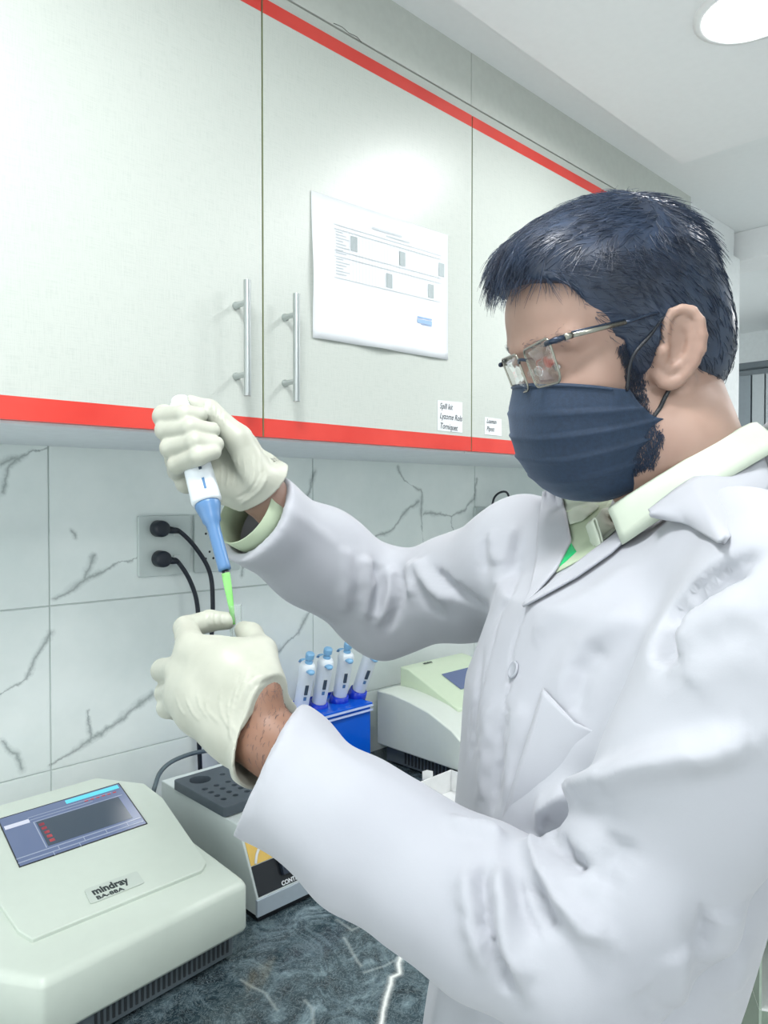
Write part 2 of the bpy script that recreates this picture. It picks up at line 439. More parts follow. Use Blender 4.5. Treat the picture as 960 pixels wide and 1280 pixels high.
# ================================================================ COUNTER
m = N('dark_marble', rough=.12, coat=.2); vec, pos = world2d(m, 0, 1, .006, 14)
CV = [[(506,1190),(495,1200),(480,1208),(457,1216)],[(380,1250),(390,1263),(392,1280)],[(430,1172),(438,1185),(446,1200),(452,1208)],[(300,1225),(330,1240),(345,1262)],[(420,1150),(440,1163),(470,1150)]]
CW = [[(504,1190),(499,1203),(500,1217),(490,1222),(485,1240),(480,1262),(474,1290)]]
f2 = lambda ps: [[tuple(onp(u, v, 2, ZT)[:2]) for u, v in p] for p in ps]
d1 = veins(m, vec, f2(CV), None); d2 = veins(m, vec, f2(CW), None)
l1 = m.ramp(d1, [(0, (.28,.28,.28)), (.0018, (0,0,0))]); l2 = m.ramp(d2, [(0, (1,1,1)), (.0028, (.9,.9,.9)), (.0042, (0,0,0))])
na = m.noise(pos, 16, 12, .68, 1.2); nb = m.noise(pos, 5, 6, .6, .4); nc = m.noise(pos, 60, 6, .7, 2.5)
c1_ = m.ramp(na.outputs[0], [(.3, lin((22, 34, 42))), (.48, lin((62, 80, 88))), (.6, lin((120, 140, 148))), (.72, lin((186, 204, 210)))])
c2_ = m.ramp(nb.outputs[0], [(.35, (.35,.38,.4)), (.65, (1,1,1))])
cc = m.mix(1.0, c1_, c2_, 'MULTIPLY')
fine = m.ramp(nc.outputs[0], [(.47, (0,0,0)), (.5, (.35,.35,.35)), (.53, (0,0,0))])
cc = m.mix(fine, cc, lin((170, 186, 190)))
cc = m.mix(l1, cc, lin((206, 216, 214))); cc = m.mix(l2, cc, lin((240, 244, 240)))
m.l(cc, m.b.inputs['Base Color']); M_MARB = m.m
ct = thing('worktop_counter', 'dark grey marble worktop with white veins along the tiled wall', 'counter', (.5, 1.0, 0))
YF = .60
B().box((-1.2, YF, ZT - .03), (2.262, YW - .003, ZT)).build('worktop', M_MARB, ct, bevel=.003)
M_BASE = plain('base_cabinet', (206, 212, 210), .4)
B().box((-1.2, YF + .04, .1), (2.262, YW - .003, ZT - .031)).build('base', M_BASE, ct)
B().box((-1.2, YF + .09, 0), (2.262, YW - .003, .1)).build('plinth', M_GREY, ct)
for k in range(7):
    B().box((-1.19 + k * .49, YF + .022, .12), (-1.19 + k * .49 + .484, YF + .04, ZT - .045)).build('door', M_LAM, ct, bevel=.001)

# ================================================================ ceiling lamps
m = N('lamp_glow', ecol=(1, 1, 1), estr=30.0); m.set('base', (1, 1, 1)); M_GLOW = m.m
M_WHITE = plain('white_plastic', (236, 238, 238), .35)
for (x, y, r, lb) in ((1.42, .51, .08, 'round ceiling downlight glowing above the man'), (1.50, .02, .08, 'round ceiling downlight nearer the room centre, above and behind the man'),
                      (.15, .35, .12, 'added unseen downlight brightening the left cabinets'), (-.2, -.8, .2, 'large ceiling lamp behind the camera')):  # the one by the left cabinets is added for brightness
    t = thing('ceiling_lamp', lb, 'lamp', (x, y, ZC))
    B().lathe([(r + .018, 0), (r + .018, .006), (r + .004, .010), (r + .002, .004)], (x, y, ZC), (0, 0, -1), 40, cap=False).build('rim', M_WHITE, t, smooth=True)
    B().lathe([(r, 0), (r, .003)], (x, y, ZC), (0, 0, -1), 40).build('diffuser', M_GLOW, t)
# ================================================================ ANALYSERS
M_SHELL = plain('analyser_shell', (196, 206, 196), .38, .01)
M_SHELL2 = plain('analyser_base', (88, 98, 104), .5)
M_BLACK = plain('black_plastic', (18, 24, 32), .4)
M_SLOT = plain('vent_dark', (40, 46, 50), .7)
m = N('screen_bg', ecol=lin((112, 128, 168)), estr=.55, rough=.12); m.set('base', lin((60, 70, 90))); M_SCR = m.m
def emis(name, c, s=.6):
    m = N(name, ecol=lin(c), estr=s, rough=.12); m.set('base', lin(tuple(x * .5 for x in c))); return m.m
M_S1 = emis('screen_plot', (62, 78, 96), .6); M_S2 = emis('screen_cyan', (96, 214, 236), .9); M_S3 = emis('screen_line', (168, 182, 208)); M_S4 = emis('screen_red', (200, 70, 80)); M_S5 = emis('screen_white', (214, 220, 236), .8)
M_TXT = plain('label_text', (40, 50, 52), .5)

def rounded(poly, r, n=5):
    """round the corners of a 2D polygon"""
    out = []; m_ = len(poly); P = [np.asarray(p, float) for p in poly]; rr = r if hasattr(r, '__len__') else [r] * m_
    for i in range(m_):
        a, b, c = P[i-1], P[i], P[(i+1) % m_]; d1, d2 = nrm(a - b), nrm(c - b)
        p, q = b + d1 * rr[i], b + d2 * rr[i]
        for k in range(n + 1):
            t = k / n; out.append((1-t)**2 * p + 2*t*(1-t)*b + t*t*q)
    return out
def analyser(name, label, O, yaw, W, D, hf, hb, cham, flatback=.28):
    """O: front-right foot point on the counter (z=ZT); local x to the left is negative. Returns root, top-plane helpers."""
    cx, sx_ = math.cos(yaw), math.sin(yaw)
    X = np.array([cx, sx_, 0]); Y = np.array([-sx_, cx, 0])
    P = lambda x, y, z: np.asarray(O, float) + X * x + Y * y + np.array([0, 0, z])
    t = thing(name, label, 'analyser', tuple(P(-W/2, D/2, 0)))
    # outline of the shell seen from above, right front corner at (0,0), left at -W
    out = rounded([(0, 0), (0, D), (-W, D), (-W, cham * 1.0), (-W + cham * .75, 0)], [.012, .03, .03, .008, .006], 6)
    topz = lambda y: hf + (hb - hf) * max(0, min(1, y / D)) ** .9
    zb_ = .043; n = len(out)
    cx0, cy0 = -W / 2, D / 2
    lev = []
    def ring(ins, zf):
        r = []
        for p in out:
            d = np.array([cx0, cy0]) - p; L = np.linalg.norm(d); q = p + d / L * ins
            r.append(P(q[0], q[1], zf(q[1])))
        return r
    rings = [ring(.012, lambda y: zb_ - .002), ring(.002, lambda y: zb_ - .002), ring(0, lambda y: zb_ + .002)]
    for k in range(7):
        a = math.pi / 2 * k / 6; e = .009
        rings.append(ring(e * (1 - math.cos(a)) + .004 * k / 6, lambda y, a=a: topz(y) - e * (1 - math.sin(a))))
    b = B(); vs = [p for r in rings for p in r]; fs = []
    for i in range(len(rings) - 1):
        for k in range(n):
            l = (k + 1) % n; fs.append((i*n+k, i*n+l, (i+1)*n+l, (i+1)*n+k))
    fs.append(tuple(range(n))[::-1])
    b.add(vs, fs)
    # top surface: strips over the last ring (fan to a centre line so the slight curve is kept)
    last = (len(rings) - 1) * n; c0 = len(vs)
    inner = []
    for s_ in (.75, .5, .25):
        base = len(b.v)
        for p in out:
            q = np.array([cx0, cy0]) + (p - np.array([cx0, cy0])) * s_
            b.v.append(tuple(P(q[0], q[1], topz(q[1]))))
        inner.append(base)
    seq = [last] + inner
    for a_, c_ in zip(seq[:-1], seq[1:]):
        for k in range(n):
            l = (k + 1) % n; b.f.append((a_ + k, a_ + l, c_ + l, c_ + k))
    b.f.append(tuple(range(seq[-1], seq[-1] + n)))
    b.build('shell', M_SHELL, t, smooth=True)
    # inset base with vertical vent slots along the front
    bb = B(); ins = .016
    bo = [(-ins, ins), (-ins, D - ins), (-W + ins, D - ins), (-W + ins, cham + ins), (-W + cham, ins)]
    bb.prism([P(x, y, .006) for x, y in bo], (0, 0, .035)); base = bb.build('base', M_SHELL2, t, bevel=.0015)
    b = B()
    for x in np.arange(-W + cham + .05, -ins - .008, .0078):
        b.hexa([P(x, ins - .0012, .013), P(x + .0034, ins - .0012, .013), P(x + .0034, ins + .002, .013), P(x, ins + .002, .013)],
               [P(x, ins - .0012, .034), P(x + .0034, ins - .0012, .034), P(x + .0034, ins + .002, .034), P(x, ins + .002, .034)])
    for y in np.arange(ins + .02, D - .05, .0078):
        for xx in (-ins, -W + ins):
            b.hexa([P(xx - .0012, y, .013), P(xx + .0012, y, .013), P(xx + .0012, y + .0034, .013), P(xx - .0012, y + .0034, .013)],
                   [P(xx - .0012, y, .034), P(xx + .0012, y, .034), P(xx + .0012, y + .0034, .034), P(xx - .0012, y + .0034, .034)])
    vv = b.build('vent_slots', M_SLOT, base); vv['kind'] = 'stuff'
    for x, y in ((-.04, .04), (-.04, D - .04), (-W + .06, D - .04), (-W + .08, .06)):
        B().lathe([(.011, 0), (.010, .007)], P(x, y, 0), (0, 0, 1), 16).build('foot', M_BLACK, t)
    return t, P, topz, X, Y
# ---- left analyser
zc_ = ZT + .109
cr = onp(309, 1100, 2, zc_); cl = onp(50, 1228, 2, zc_)
yaw = math.atan2(cr[1] - cl[1], cr[0] - cl[0])
W1 = float(np.linalg.norm((cr - cl)[:2])) + .055; D1 = .385
O1 = np.array([cr[0], cr[1] - .004, ZT])
an, P1, tz1, X1, Y1 = analyser('blood_analyser', 'pale grey-green benchtop analyser with a sloped screen, nearest the camera at left', O1, yaw, W1, D1, .109, .165, .075)
# best plane for the top
pA, pB, pC = P1(-.05, .10, tz1(.10)), P1(-.25, .10, tz1(.10)), P1(-.15, .33, tz1(.33))
n1_ = nrm(np.cross(pB - pA, pC - pA)); n1_ = n1_ if n1_[2] > 0 else -n1_
def top1(u, v, off=0.0): return onplane(u, v, pA + n1_ * (off + .0025), n1_)
screen_lift = .0045
# raised inner panel
pan_px = [(22, 1171), (40, 1182), (252, 1094), (258, 1084), (203, 1003), (180, 985), (120, 978), (-60, 1030), (-40, 1080)]
q = [top1(u, v, -.006) for u, v in pan_px]
B().prism(q, n1_ * .0085).build('top_panel', M_SHELL, an, bevel=.002)
sc_px = [(-2, 1025), (148, 980), (183, 1030), (25, 1084)]
tp = lambda o: [top1(u, v, o + .0025) for u, v in sc_px]
def quadlerp(c4, a, b_): return (1-a)*(1-b_)*c4[0] + a*(1-b_)*c4[1] + a*b_*c4[2] + (1-a)*b_*c4[3]
def inset_quad(b, c4, a0, b0, a1, b1, n_, th=.0004):
    b.prism([quadlerp(c4, a0, b1), quadlerp(c4, a1, b1), quadlerp(c4, a1, b0), quadlerp(c4, a0, b0)], n_ * th)
c4 = tp(.0005)
# bezel: recess look by a dark frame and thin raised lips
scr = thing  # (screen is a part)
so = B(); inset_quad(so, c4, 0, 0, 1, 1, n1_, .0008); so = so.build('screen', M_SCR, an)
c4 = tp(.0014)
b = B(); inset_quad(b, c4, .24, .28, .93, .80, n1_); b.build('plot_area', M_S1, so)
b = B(); inset_quad(b, c4, .52, .015, .985, .095, n1_); b.build('title_bar', M_S2, so)
b = B()
for a0, b0, a1, b1 in ((.22, .26, .97, .27), (.22, .26, .228, .82), (.0, .84, .99, .855), (0, .92, .99, .935), (.3, .84, .305, .92), (.5, .84, .505, .92), (.68, .84, .685, .92), (.86, .84, .865, .92), (.25, .92, .255, 1), (.45, .92, .455, 1), (.2, .14, .9, .148), (.2, .2, .72, .208)): inset_quad(b, c4, a0, b0, a1, b1, n1_)
b.build('grid_lines', M_S3, so)
b = B(); inset_quad(b, c4, .015, .17, .20, .245, n1_); b.build('menu_box', M_S5, so)
b = B()
for k in range(5): inset_quad(b, c4, .25 + .004 * k, .33 + k * .09, .29 + .004 * k, .385 + k * .09, n1_)
for k in range(6): inset_quad(b, c4, .66 + k * .05, .15, .69 + k * .05, .17, n1_)
b.build('red_readings', M_S4, so)['kind'] = 'stuff'
b = B(); c4o = tp(.0)
for i in range(4):
    j = (i + 1) % 4; p, q_ = c4o[i], c4o[j]; cc_ = sum(c4o) / 4
    e = lambda p: p + nrm(p - cc_) * .0016
    b.prism([p, q_, e(q_), e(p)], n1_ * .0014)
b.build('bezel', M_BLACK, an)
pl = [top1(u, v, .0005) for u, v in ((112, 1130), (180, 1103), (171, 1089.5), (105, 1113.5))]
pl = [np.asarray(p) for p in rounded([np.array([0, 0]), np.array([1, 0]), np.array([1, 1]), np.array([0, 1])], .09, 4)]
cpl = [top1(u, v, .0025 + .0004) for u, v in ((105, 1113), (171, 1089.5), (181, 1104), (113, 1131))]
B().prism([quadlerp(cpl, p[0], 1 - p[1]) for p in pl], n1_ * .0012).build('name_plate', plain('name_plate_grey', (186, 196, 188), .3), an)
cpl = [top1(u, v, .0025 + .0018) for u, v in ((105, 1113), (171, 1089.5), (181, 1104), (113, 1131))]
wv = cpl[1] - cpl[0]; hv = cpl[0] - cpl[3]; hh = np.linalg.norm(hv); ww = np.linalg.norm(wv)
M = frameM(quadlerp(cpl, .12, .50), wv, hv); flatshade_text('lettering', 'mindray', hh * .58, M, M_TXT, an, .0003, hh * .018, 0, sx=ww * .72 / (hh * .58 * 3.55))
M = frameM(quadlerp(cpl, .14, .86), wv, hv); flatshade_text('lettering', 'BA-88A', hh * .30, M, M_TXT, an, .0003, hh * .006, 0, sx=1.15)
# ---- right analyser (behind the coat)
xr = 1.25
pb_ = onp(467, 928, 0, xr); pf_ = onp(560, 964, 0, xr)
Y0 = 1.0; Dr = 1.345 - Y0; Wr = .34
an2 = thing('blood_analyser', 'pale green-white analyser partly hidden behind the coat, beside the blue pipette stand', 'analyser', (xr + .17, 1.18, ZT))
zt_b = onp(471, 863, 0, xr)[2] - ZT; zt_f = onp(564, 913, 0, xr)[2] - ZT; zb2 = onp(467, 928, 0, xr)[2] - ZT
yb2 = onp(471, 863, 0, xr)[1]; yf2 = onp(564, 913, 0, xr)[1]
prof = [(yb2, zb2), (yb2, zt_b), (yb2 - .05, zt_b + .001), (yb2 - .11, zt_b - .006), (yb2 - .17, zt_b - .018), (yf2, zt_f), (yf2 - .06, zt_f - .04), (yf2 - .08, zb2)]
M_SH2 = plain('analyser_shell_pale', (214, 222, 214), .38, .01)
B().prism([(xr, y, ZT + z) for y, z in prof], (Wr, 0, 0)).build('shell', M_SH2, an2, bevel=.004)
B().box((xr + .02, yf2 - .05, ZT + .006), (xr + Wr - .02, yb2 - .015, ZT + zb2 - .001)).build('base', M_SHELL2, an2)
b = B()
for y in np.arange(yf2 - .03, yb2 - .08, .011): b.box((xr + .018, y, ZT + .012), (xr + .0215, y + .005, ZT + zb2 - .006))
vv = b.build('vent_slots', M_SLOT, an2); vv['kind'] = 'stuff'
for x in (xr + .05, xr + Wr - .05):
    for y in (yf2 - .02, yb2 - .05): B().lathe([(.012, 0), (.011, .007)], (x, y, ZT), (0, 0, 1), 14).build('foot', M_BLACK, an2)
xk = xr + .075
k0 = onp(500, 833, 0, xk); k1 = onp(573, 890, 0, xk)
hp = [(k0[1], zt_b - .02), (k0[1], k0[2] - ZT), (k0[1] - .03, k0[2] - ZT - .003), (k1[1], k1[2] - ZT + .006), (k1[1], zt_f - .01)]
B().prism([(xk, y, ZT + z) for y, z in hp], (Wr - .1, 0, 0)).build('top_housing', plain('housing_green_white', (206, 222, 196), .38, .01), an2, bevel=.004)
# screen on the sloping housing
pA2 = np.array([xk, k0[1] - .03, k0[2] - .003]); pB2 = np.array([xk + .2, k0[1] - .03, k0[2] - .003]); pC2 = np.array([xk, k1[1], k1[2] + .006])
n2_ = nrm(np.cross(pB2 - pA2, pC2 - pA2)); n2_ = n2_ if n2_[2] > 0 else -n2_
q_a, q_b = [onplane(u, v, pA2 + n2_ * .0015, n2_) for u, v in ((552, 843), (575, 862))]
c4b = [q_a, q_a + [.135, 0, 0], q_b + [.135 + q_a[0] - q_b[0], 0, 0], q_b + [q_a[0] - q_b[0], 0, 0]]
b = B(); b.prism([c4b[3], c4b[2], c4b[1], c4b[0]], n2_ * .001); s2 = b.build('screen', M_SCR, an2)
M = frameM(onplane(530, 830, pA2 + n2_ * .001, n2_), (1, 0, 0), (0, 1, .2)); flatshade_text('lettering', 'mindray', .010, M, M_TXT, an2, .0003, .0003, 0)

# ================================================================ DRY BATH
M_ALU = plain('silver_paint', (178, 190, 200), .35, .03, metal=.3)
M_CASE = plain('case_light_grey', (204, 213, 212), .4, .01)
xl, xR_, yf, yb, ht = .640, .872, .936, 1.236, .139
db = thing('dry_bath_incubator', 'grey dry bath heater with black tube block and CONTROLLER panel, between the analysers', 'heater', (.75, 1.08, ZT))
side = [(yf, .014), (yf, .040), (yf + .052, ht), (yb, ht), (yb, .014)]
side = [(yf, .012), (yf, .038), (yf + .05, ht - .002), (yb, ht), (yb, .012)]
case = B().prism([(xl, y, ZT + z) for y, z in side], (xR_ - xl, 0, 0)).build('case', M_CASE, db, bevel=.002)
B().box((xl + .006, yf + .006, ZT + .0), (xR_ - .006, yb - .006, ZT + .012)).build('foot_strip', M_BLACK, db)
B().box((xl - .001, yf - .003, ZT + .0118), (xR_ + .001, yf + .002, ZT + .038)).build('front_trim', M_ALU, db, bevel=.0008)
s0 = np.array([xl, yf, ZT + .038]); s1 = np.array([xl, yf + .05, ZT + ht - .002]); sv = s1 - s0; sn = nrm(np.cross((1, 0, 0), sv)); sn = -sn if sn[1] > 0 else sn
sp = lambda x, h, o=0: s0 + np.array([x, 0, 0]) + sv * h + sn * o
def spq(b, x0, h0, x1, h1, th=.001): b.prism([sp(x0, h0), sp(x1, h0), sp(x1, h1), sp(x0, h1)], sn * th)
Wd = xR_ - xl
b = B(); spq(b, .004, .02, Wd - .004, .42); b.build('control_overlay', M_BLACK, db)
b = B(); spq(b, .004, .43, .052, .97); b.build('warning_label', plain('yellow_label', (222, 186, 96), .5), db)
b = B(); b.tube(bez([sp(.018, .95, .002), sp(.028, .86, .002), sp(.022, .78, .002), sp(.030, .68, .002), sp(.018, .55, .002), sp(.012, .44, .002)], 24), .0022, 6); b.build('torn_tape', M_PAPER, db)
b = B(); b.prism([sp(.052, .16, .001), sp(Wd-.03, .16, .001), sp(Wd-.03, .98, .001), sp(.052, .98, .001)], sn * .008); cm = b.build('controller_module', plain('module_navy', (36, 46, 62), .35), db, bevel=.0015)
b = B(); b.prism([sp(.062, .26, .0095), sp(Wd-.04, .26, .0095), sp(Wd-.04, .92, .0095), sp(.062, .92, .0095)], sn * .001); b.build('display', plain('module_face', (128, 140, 158), .3), cm)
b = B()
for k in range(3):
    b.prism([sp(.066 + k * .02, .60, .011), sp(.080 + k*.02, .60, .011), sp(.080 + k*.02, .84, .011), sp(.066 + k*.02, .84, .011)], sn * .0012)
b.build('button_row', M_BLACK, cm)
b = B()
for k in range(3):
    x = .070 + k * .02; b.prism([sp(x, .36, .011), sp(x + .006, .36, .011), sp(x + .003, .46, .011)], sn * .0005)
b.build('arrow_marks', M_PAPER, cm)
M = frameM(sp(.048, .035, .0012), (1, 0, 0), sv); flatshade_text('lettering', 'CONTROLLER', .0090, M, M_PAPER, db, .0002, .0003, 0)
# block with wells
zbk = ZT + ht; kb = .016
g4 = [onp(u, v, 2, zbk + kb)[:2] for u, v in ((217, 975), (311, 947), (300, 0), (274, 1012))]
bx0, by1 = g4[0]; by0 = onp(274, 1012, 2, zbk + kb)[1]; bx1 = max(g4[1][0], bx0 + .16)
holes = []
def hpx(u, v, r): p = onp(u, v, 2, zbk + kb); holes.append((p[0], p[1], r))
hpx(250, 974.5, .0195); hpx(301, 958.5, .0195)
A = np.array([p for p in [onp(256.5, 986, 2, zbk + kb)[:2]]])[0]
px_ = lambda x, y: onp(180 + x/4, 920 + y/4, 2, zbk + kb)[:2]
e1 = (px_(477, 210) - px_(305, 265)) / 3.05; e2 = (px_(398, 315) - px_(305, 265)) / 3.0
e1 = np.array([np.linalg.norm(e1), 0]); e2 = np.array([0, -np.linalg.norm(e2)])
o0 = px_(305, 265)
for i in range(6):
    for j in range(4):
        if i == 3 and j > 4: continue
        p = o0 + e1 * i + e2 * j
        if p[0] < bx1 - .01 and p[1] > by0 + .006: holes.append((p[0], p[1], .0058))
p = px_(392, 192); holes.append((p[0], p[1], .0058))
cu = bpy.data.curves.new('blk', 'CURVE'); cu.dimensions = '2D'; cu.fill_mode = 'BOTH'; cu.extrude = kb / 2 - .0006; cu.bevel_depth = .0006
def spline(pts):
    s = cu.splines.new('POLY'); s.points.add(len(pts) - 1); s.use_cyclic_u = True
    for k, (x, y) in enumerate(pts): s.points[k].co = (x, y, 0, 1)
spline([tuple(p) for p in rounded([(bx0, by0), (bx1, by0), (bx1, by1), (bx0, by1)], .006, 4)])
for x, y, r in holes: spline([(x + r * math.cos(a), y + r * math.sin(a)) for a in np.linspace(0, 2 * math.pi, 25)[:-1]])
o = bpy.data.objects.new('tmp', cu); COL.objects.link(o); dg = bpy.context.evaluated_depsgraph_get()
me = bpy.data.meshes.new_from_object(o.evaluated_get(dg)); bpy.data.objects.remove(o)
me.transform(Matrix.Translation((0, 0, zbk + kb / 2 + .0003))); me.materials.clear(); m = plain('block_charcoal', (72, 82, 90), .45, .05); me.materials.append(m); me.name = 'tube_block'
blk = link('tube_block', me, db)
B().box((bx0 + .004, by0 + .004, zbk + .0003), (bx1 - .004, by1 - .004, zbk + .0015)).build('well_floor', M_BLACK, blk)

# ================================================================ SOCKETS, PLUGS, CABLES
M_SOCK = plain('socket_plate', (196, 207, 205), .3, .01); M_SOCK2 = plain('switch_white', (208, 216, 214), .3, .01)
M_RUB = plain('black_rubber', (22, 30, 42), .45)
def plate(px, label, sw, ph):
    a = onp(*px[0], 1, YW - .008); c = onp(*px[1], 1, YW - .008)
    x0_, x1_, z0_, z1_ = min(a[0], c[0]), max(a[0], c[0]), min(a[2], c[2]), max(a[2], c[2])
    t = thing('wall_socket', label, 'socket', ((x0_ + x1_) / 2, YW, z0_))
    b = B(); pts = rounded([(x0_, z0_), (x1_, z0_), (x1_, z1_), (x0_, z1_)], .006, 4)
    b.prism([(x, YW - .009, z) for x, z in pts][::-1], (0, .009, 0)) if False else b.prism([(x, YW - .009, z) for x, z in pts], (0, .009, 0))
    b.build('face_plate', M_SOCK, t, bevel=.0015)
    for u, v, w_, h_ in sw:
        p = onp(u, v, 1, YW - .011); B().box((p[0] - w_/2, YW - .0125, p[2] - h_/2), (p[0] + w_/2, YW - .0088, p[2] + h_/2)).build('switch', M_SOCK2, t, bevel=.0008)
    for u, v in ph:
        p = onp(u, v, 1, YW - .0093)
        for dx, dz in ((0, .009), (-.009, -.005), (.009, -.005)):
            B().lathe([(.0025, 0), (.0025, .0005)], (p[0] + dx, YW - .0092, p[2] + dz), (0, -1, 0), 12).build('pin_hole', M_BLACK, t)
    return t
plate(((173, 645), (238, 717)), 'white wall socket plate holding two round black plugs', [(221, 664, .014, .020), (221, 700, .014, .020)], [])
plate(((243, 643), (300, 712)), 'white wall socket plate behind the pipette, nothing plugged in', [(285, 664, .014, .020), (285, 695, .014, .020)], [(262, 664), (262, 695)])
plate(((594, 634), (640, 700)), 'white wall socket plate half hidden by the coat shoulder', [(630, 668, .014, .02)], [])
def plug(u, v, r, path, rc, label, lab2):
    p = onp(u, v, 1, YW - .03)
    t = thing('power_plug', label, 'plug', (p[0], YW - .009, p[2]))
    b = B().lathe([(r*.8, 0), (r, .004), (r, .020), (r * .93, .027), (r*.7, .030)], (p[0], YW - .0095, p[2]), (0, -1, 0), 28); b.build('plug_body', M_RUB, t, smooth=True)
    q0 = np.array([p[0], YW - .026, p[2]]); pts = [onp(a, b_, 1, YW - y) for a, b_, y in path]
    d_ = nrm(pts[0] - q0)
    B().tube([q0 + d_ * r * .5, q0 + d_ * r * 1.35, pts[0]], [.0085, .007, .0048], 12).build('strain_relief', M_RUB, t, smooth=True)
    B().tube(bez([q0 + d_ * r * 1.2] + pts, 90), rc, 12).build('cord', M_RUB, t, smooth=True)
    return t
plug(202, 661, .0165, [(224, 664, .028), (244, 684, .03), (262, 715, .03), (266, 755, .03), (264, 820, .02), (268, 880, .014), (276, 915, .012), (281, 950, .012), (282, 990, .012)], .0046, 'upper round black plug with its cord, on the left socket plate', None)
plug(204, 699, .0165, [(222, 702, .028), (238, 727, .03), (247, 760, .03), (248, 820, .02), (248, 900, .012), (250, 955, .012), (252, 990, .012)], .0046, 'lower round black plug with its cord, on the left socket plate', None)
plug(608, 648, .016, [(614, 638, .030), (618, 622, .034), (627, 615, .036), (635, 618, .034), (638, 640, .03), (640, 700, .03)], .0032, 'black plug with looped cord by the coat shoulder', None)
t = plug(605, 668, .014, [(598, 680, .03), (596, 720, .03)], .004, 'second black plug just under it, nearly hidden by the shoulder', None)
gc = bez([onp(193, 985, 1, 1.26), onp(200, 966, 1, 1.29), onp(215, 952, 1, 1.305), onp(240, 942, 1, 1.325), onp(268, 937, 1, 1.338), onp(291, 931, 1, 1.364)], 60)
gc0 = gc[0]; gc = bez([(gc0[0] - .01, 1.27, ZT + .06), gc[0]], 4)[:-1] + gc
tag(B().tube(gc, .0042, 12).build('power_cable', plain('cable_grey', (84, 98, 104), .4), smooth=True), 'grey cable arching over the counter behind the dry bath', 'cable')
tag(B().tube(bez([onp(296, 905, 1, 1.374), onp(288, 925, 1, 1.372), onp(283, 950, 1, 1.345), onp(284, 985, 1, 1.30)], 30), .0018, 8).build('thin_wire', plain('wire_white', (170, 184, 186), .4), smooth=True), 'thin white wire hanging behind the gloved hand', 'cable')
# red cap scrap on the counter
p = onp(478, 1171, 2, ZT)
tag(B().lathe([(.0062, 0), (.0066, .003), (.0055, .006), (.002, .0068)], p, (0, 0, 1), 16).build('bottle_cap', plain('cap_red', (214, 34, 44), .4), smooth=True), 'small red cap lying on the dark marble counter', 'cap')

# ================================================================ BLUE PIPETTE STAND
m = N('blue_acrylic', rough=.08, ior=1.3); m.set('base', lin((20, 110, 240))); m.set('trans', .35); M_BLU = m.m
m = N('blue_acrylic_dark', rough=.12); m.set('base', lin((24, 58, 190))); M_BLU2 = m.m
M_BWHT = plain('white_edge', (190, 205, 240), .2)
xs0, xs1 = .86, onp(463, 900, 1, 1.24)[0]
zs = onp(462, 880, 1, 1.24)[2]
ps = thing('pipette_stand', 'bright blue acrylic stand holding four pipettes, by the tiled wall', 'stand', ((xs0 + xs1) / 2, 1.29, ZT))
B().box((xs0, 1.24, ZT), (xs1, 1.244, zs)).build('front_panel', M_BLU, ps, bevel=.0006)
B().box((xs0, 1.244, ZT), (xs0 + .004, 1.355, zs - .002)).build('side_panel', M_BLU, ps)
B().box((xs1 - .004, 1.244, ZT), (xs1, 1.355, zs - .002)).build('side_panel', M_BLU, ps)
B().box((xs0 + .004, 1.35, ZT), (xs1 - .004, 1.355, zs + .01)).build('rear_panel', M_BLU2, ps)
B().box((xs0 + .004, 1.244, ZT), (xs1 - .004, 1.35, ZT + .006)).build('floor_panel', M_BLU2, ps)
B().box((xs0 - .002, 1.235, zs + .0005), (xs1 + .002, 1.358, zs + .0045)).build('top_panel', M_BLU, ps, bevel=.0006)
B().box((xs0 - .002, 1.2335, zs - .004), (xs1 + .002, 1.2385, zs + .0005)).build('edge_strip', M_BWHT, ps)
B().box((xs0 - .002, 1.2335, zs - .014), (xs1 + .002, 1.2385, zs - .0105)).build('edge_strip', M_BWHT, ps)
M_PIP = plain('pipette_white', (222, 230, 236), .3, .01); m = N('pipette_blue', rough=.3); m.set('base', lin((84, 124, 168))); M_PB = m.m
m = N('pipette_sky', rough=.3); m.set('base', lin((126, 176, 214))); M_PSKY = m.m
M_DIG = plain('digit_window', (60, 74, 90), .4)
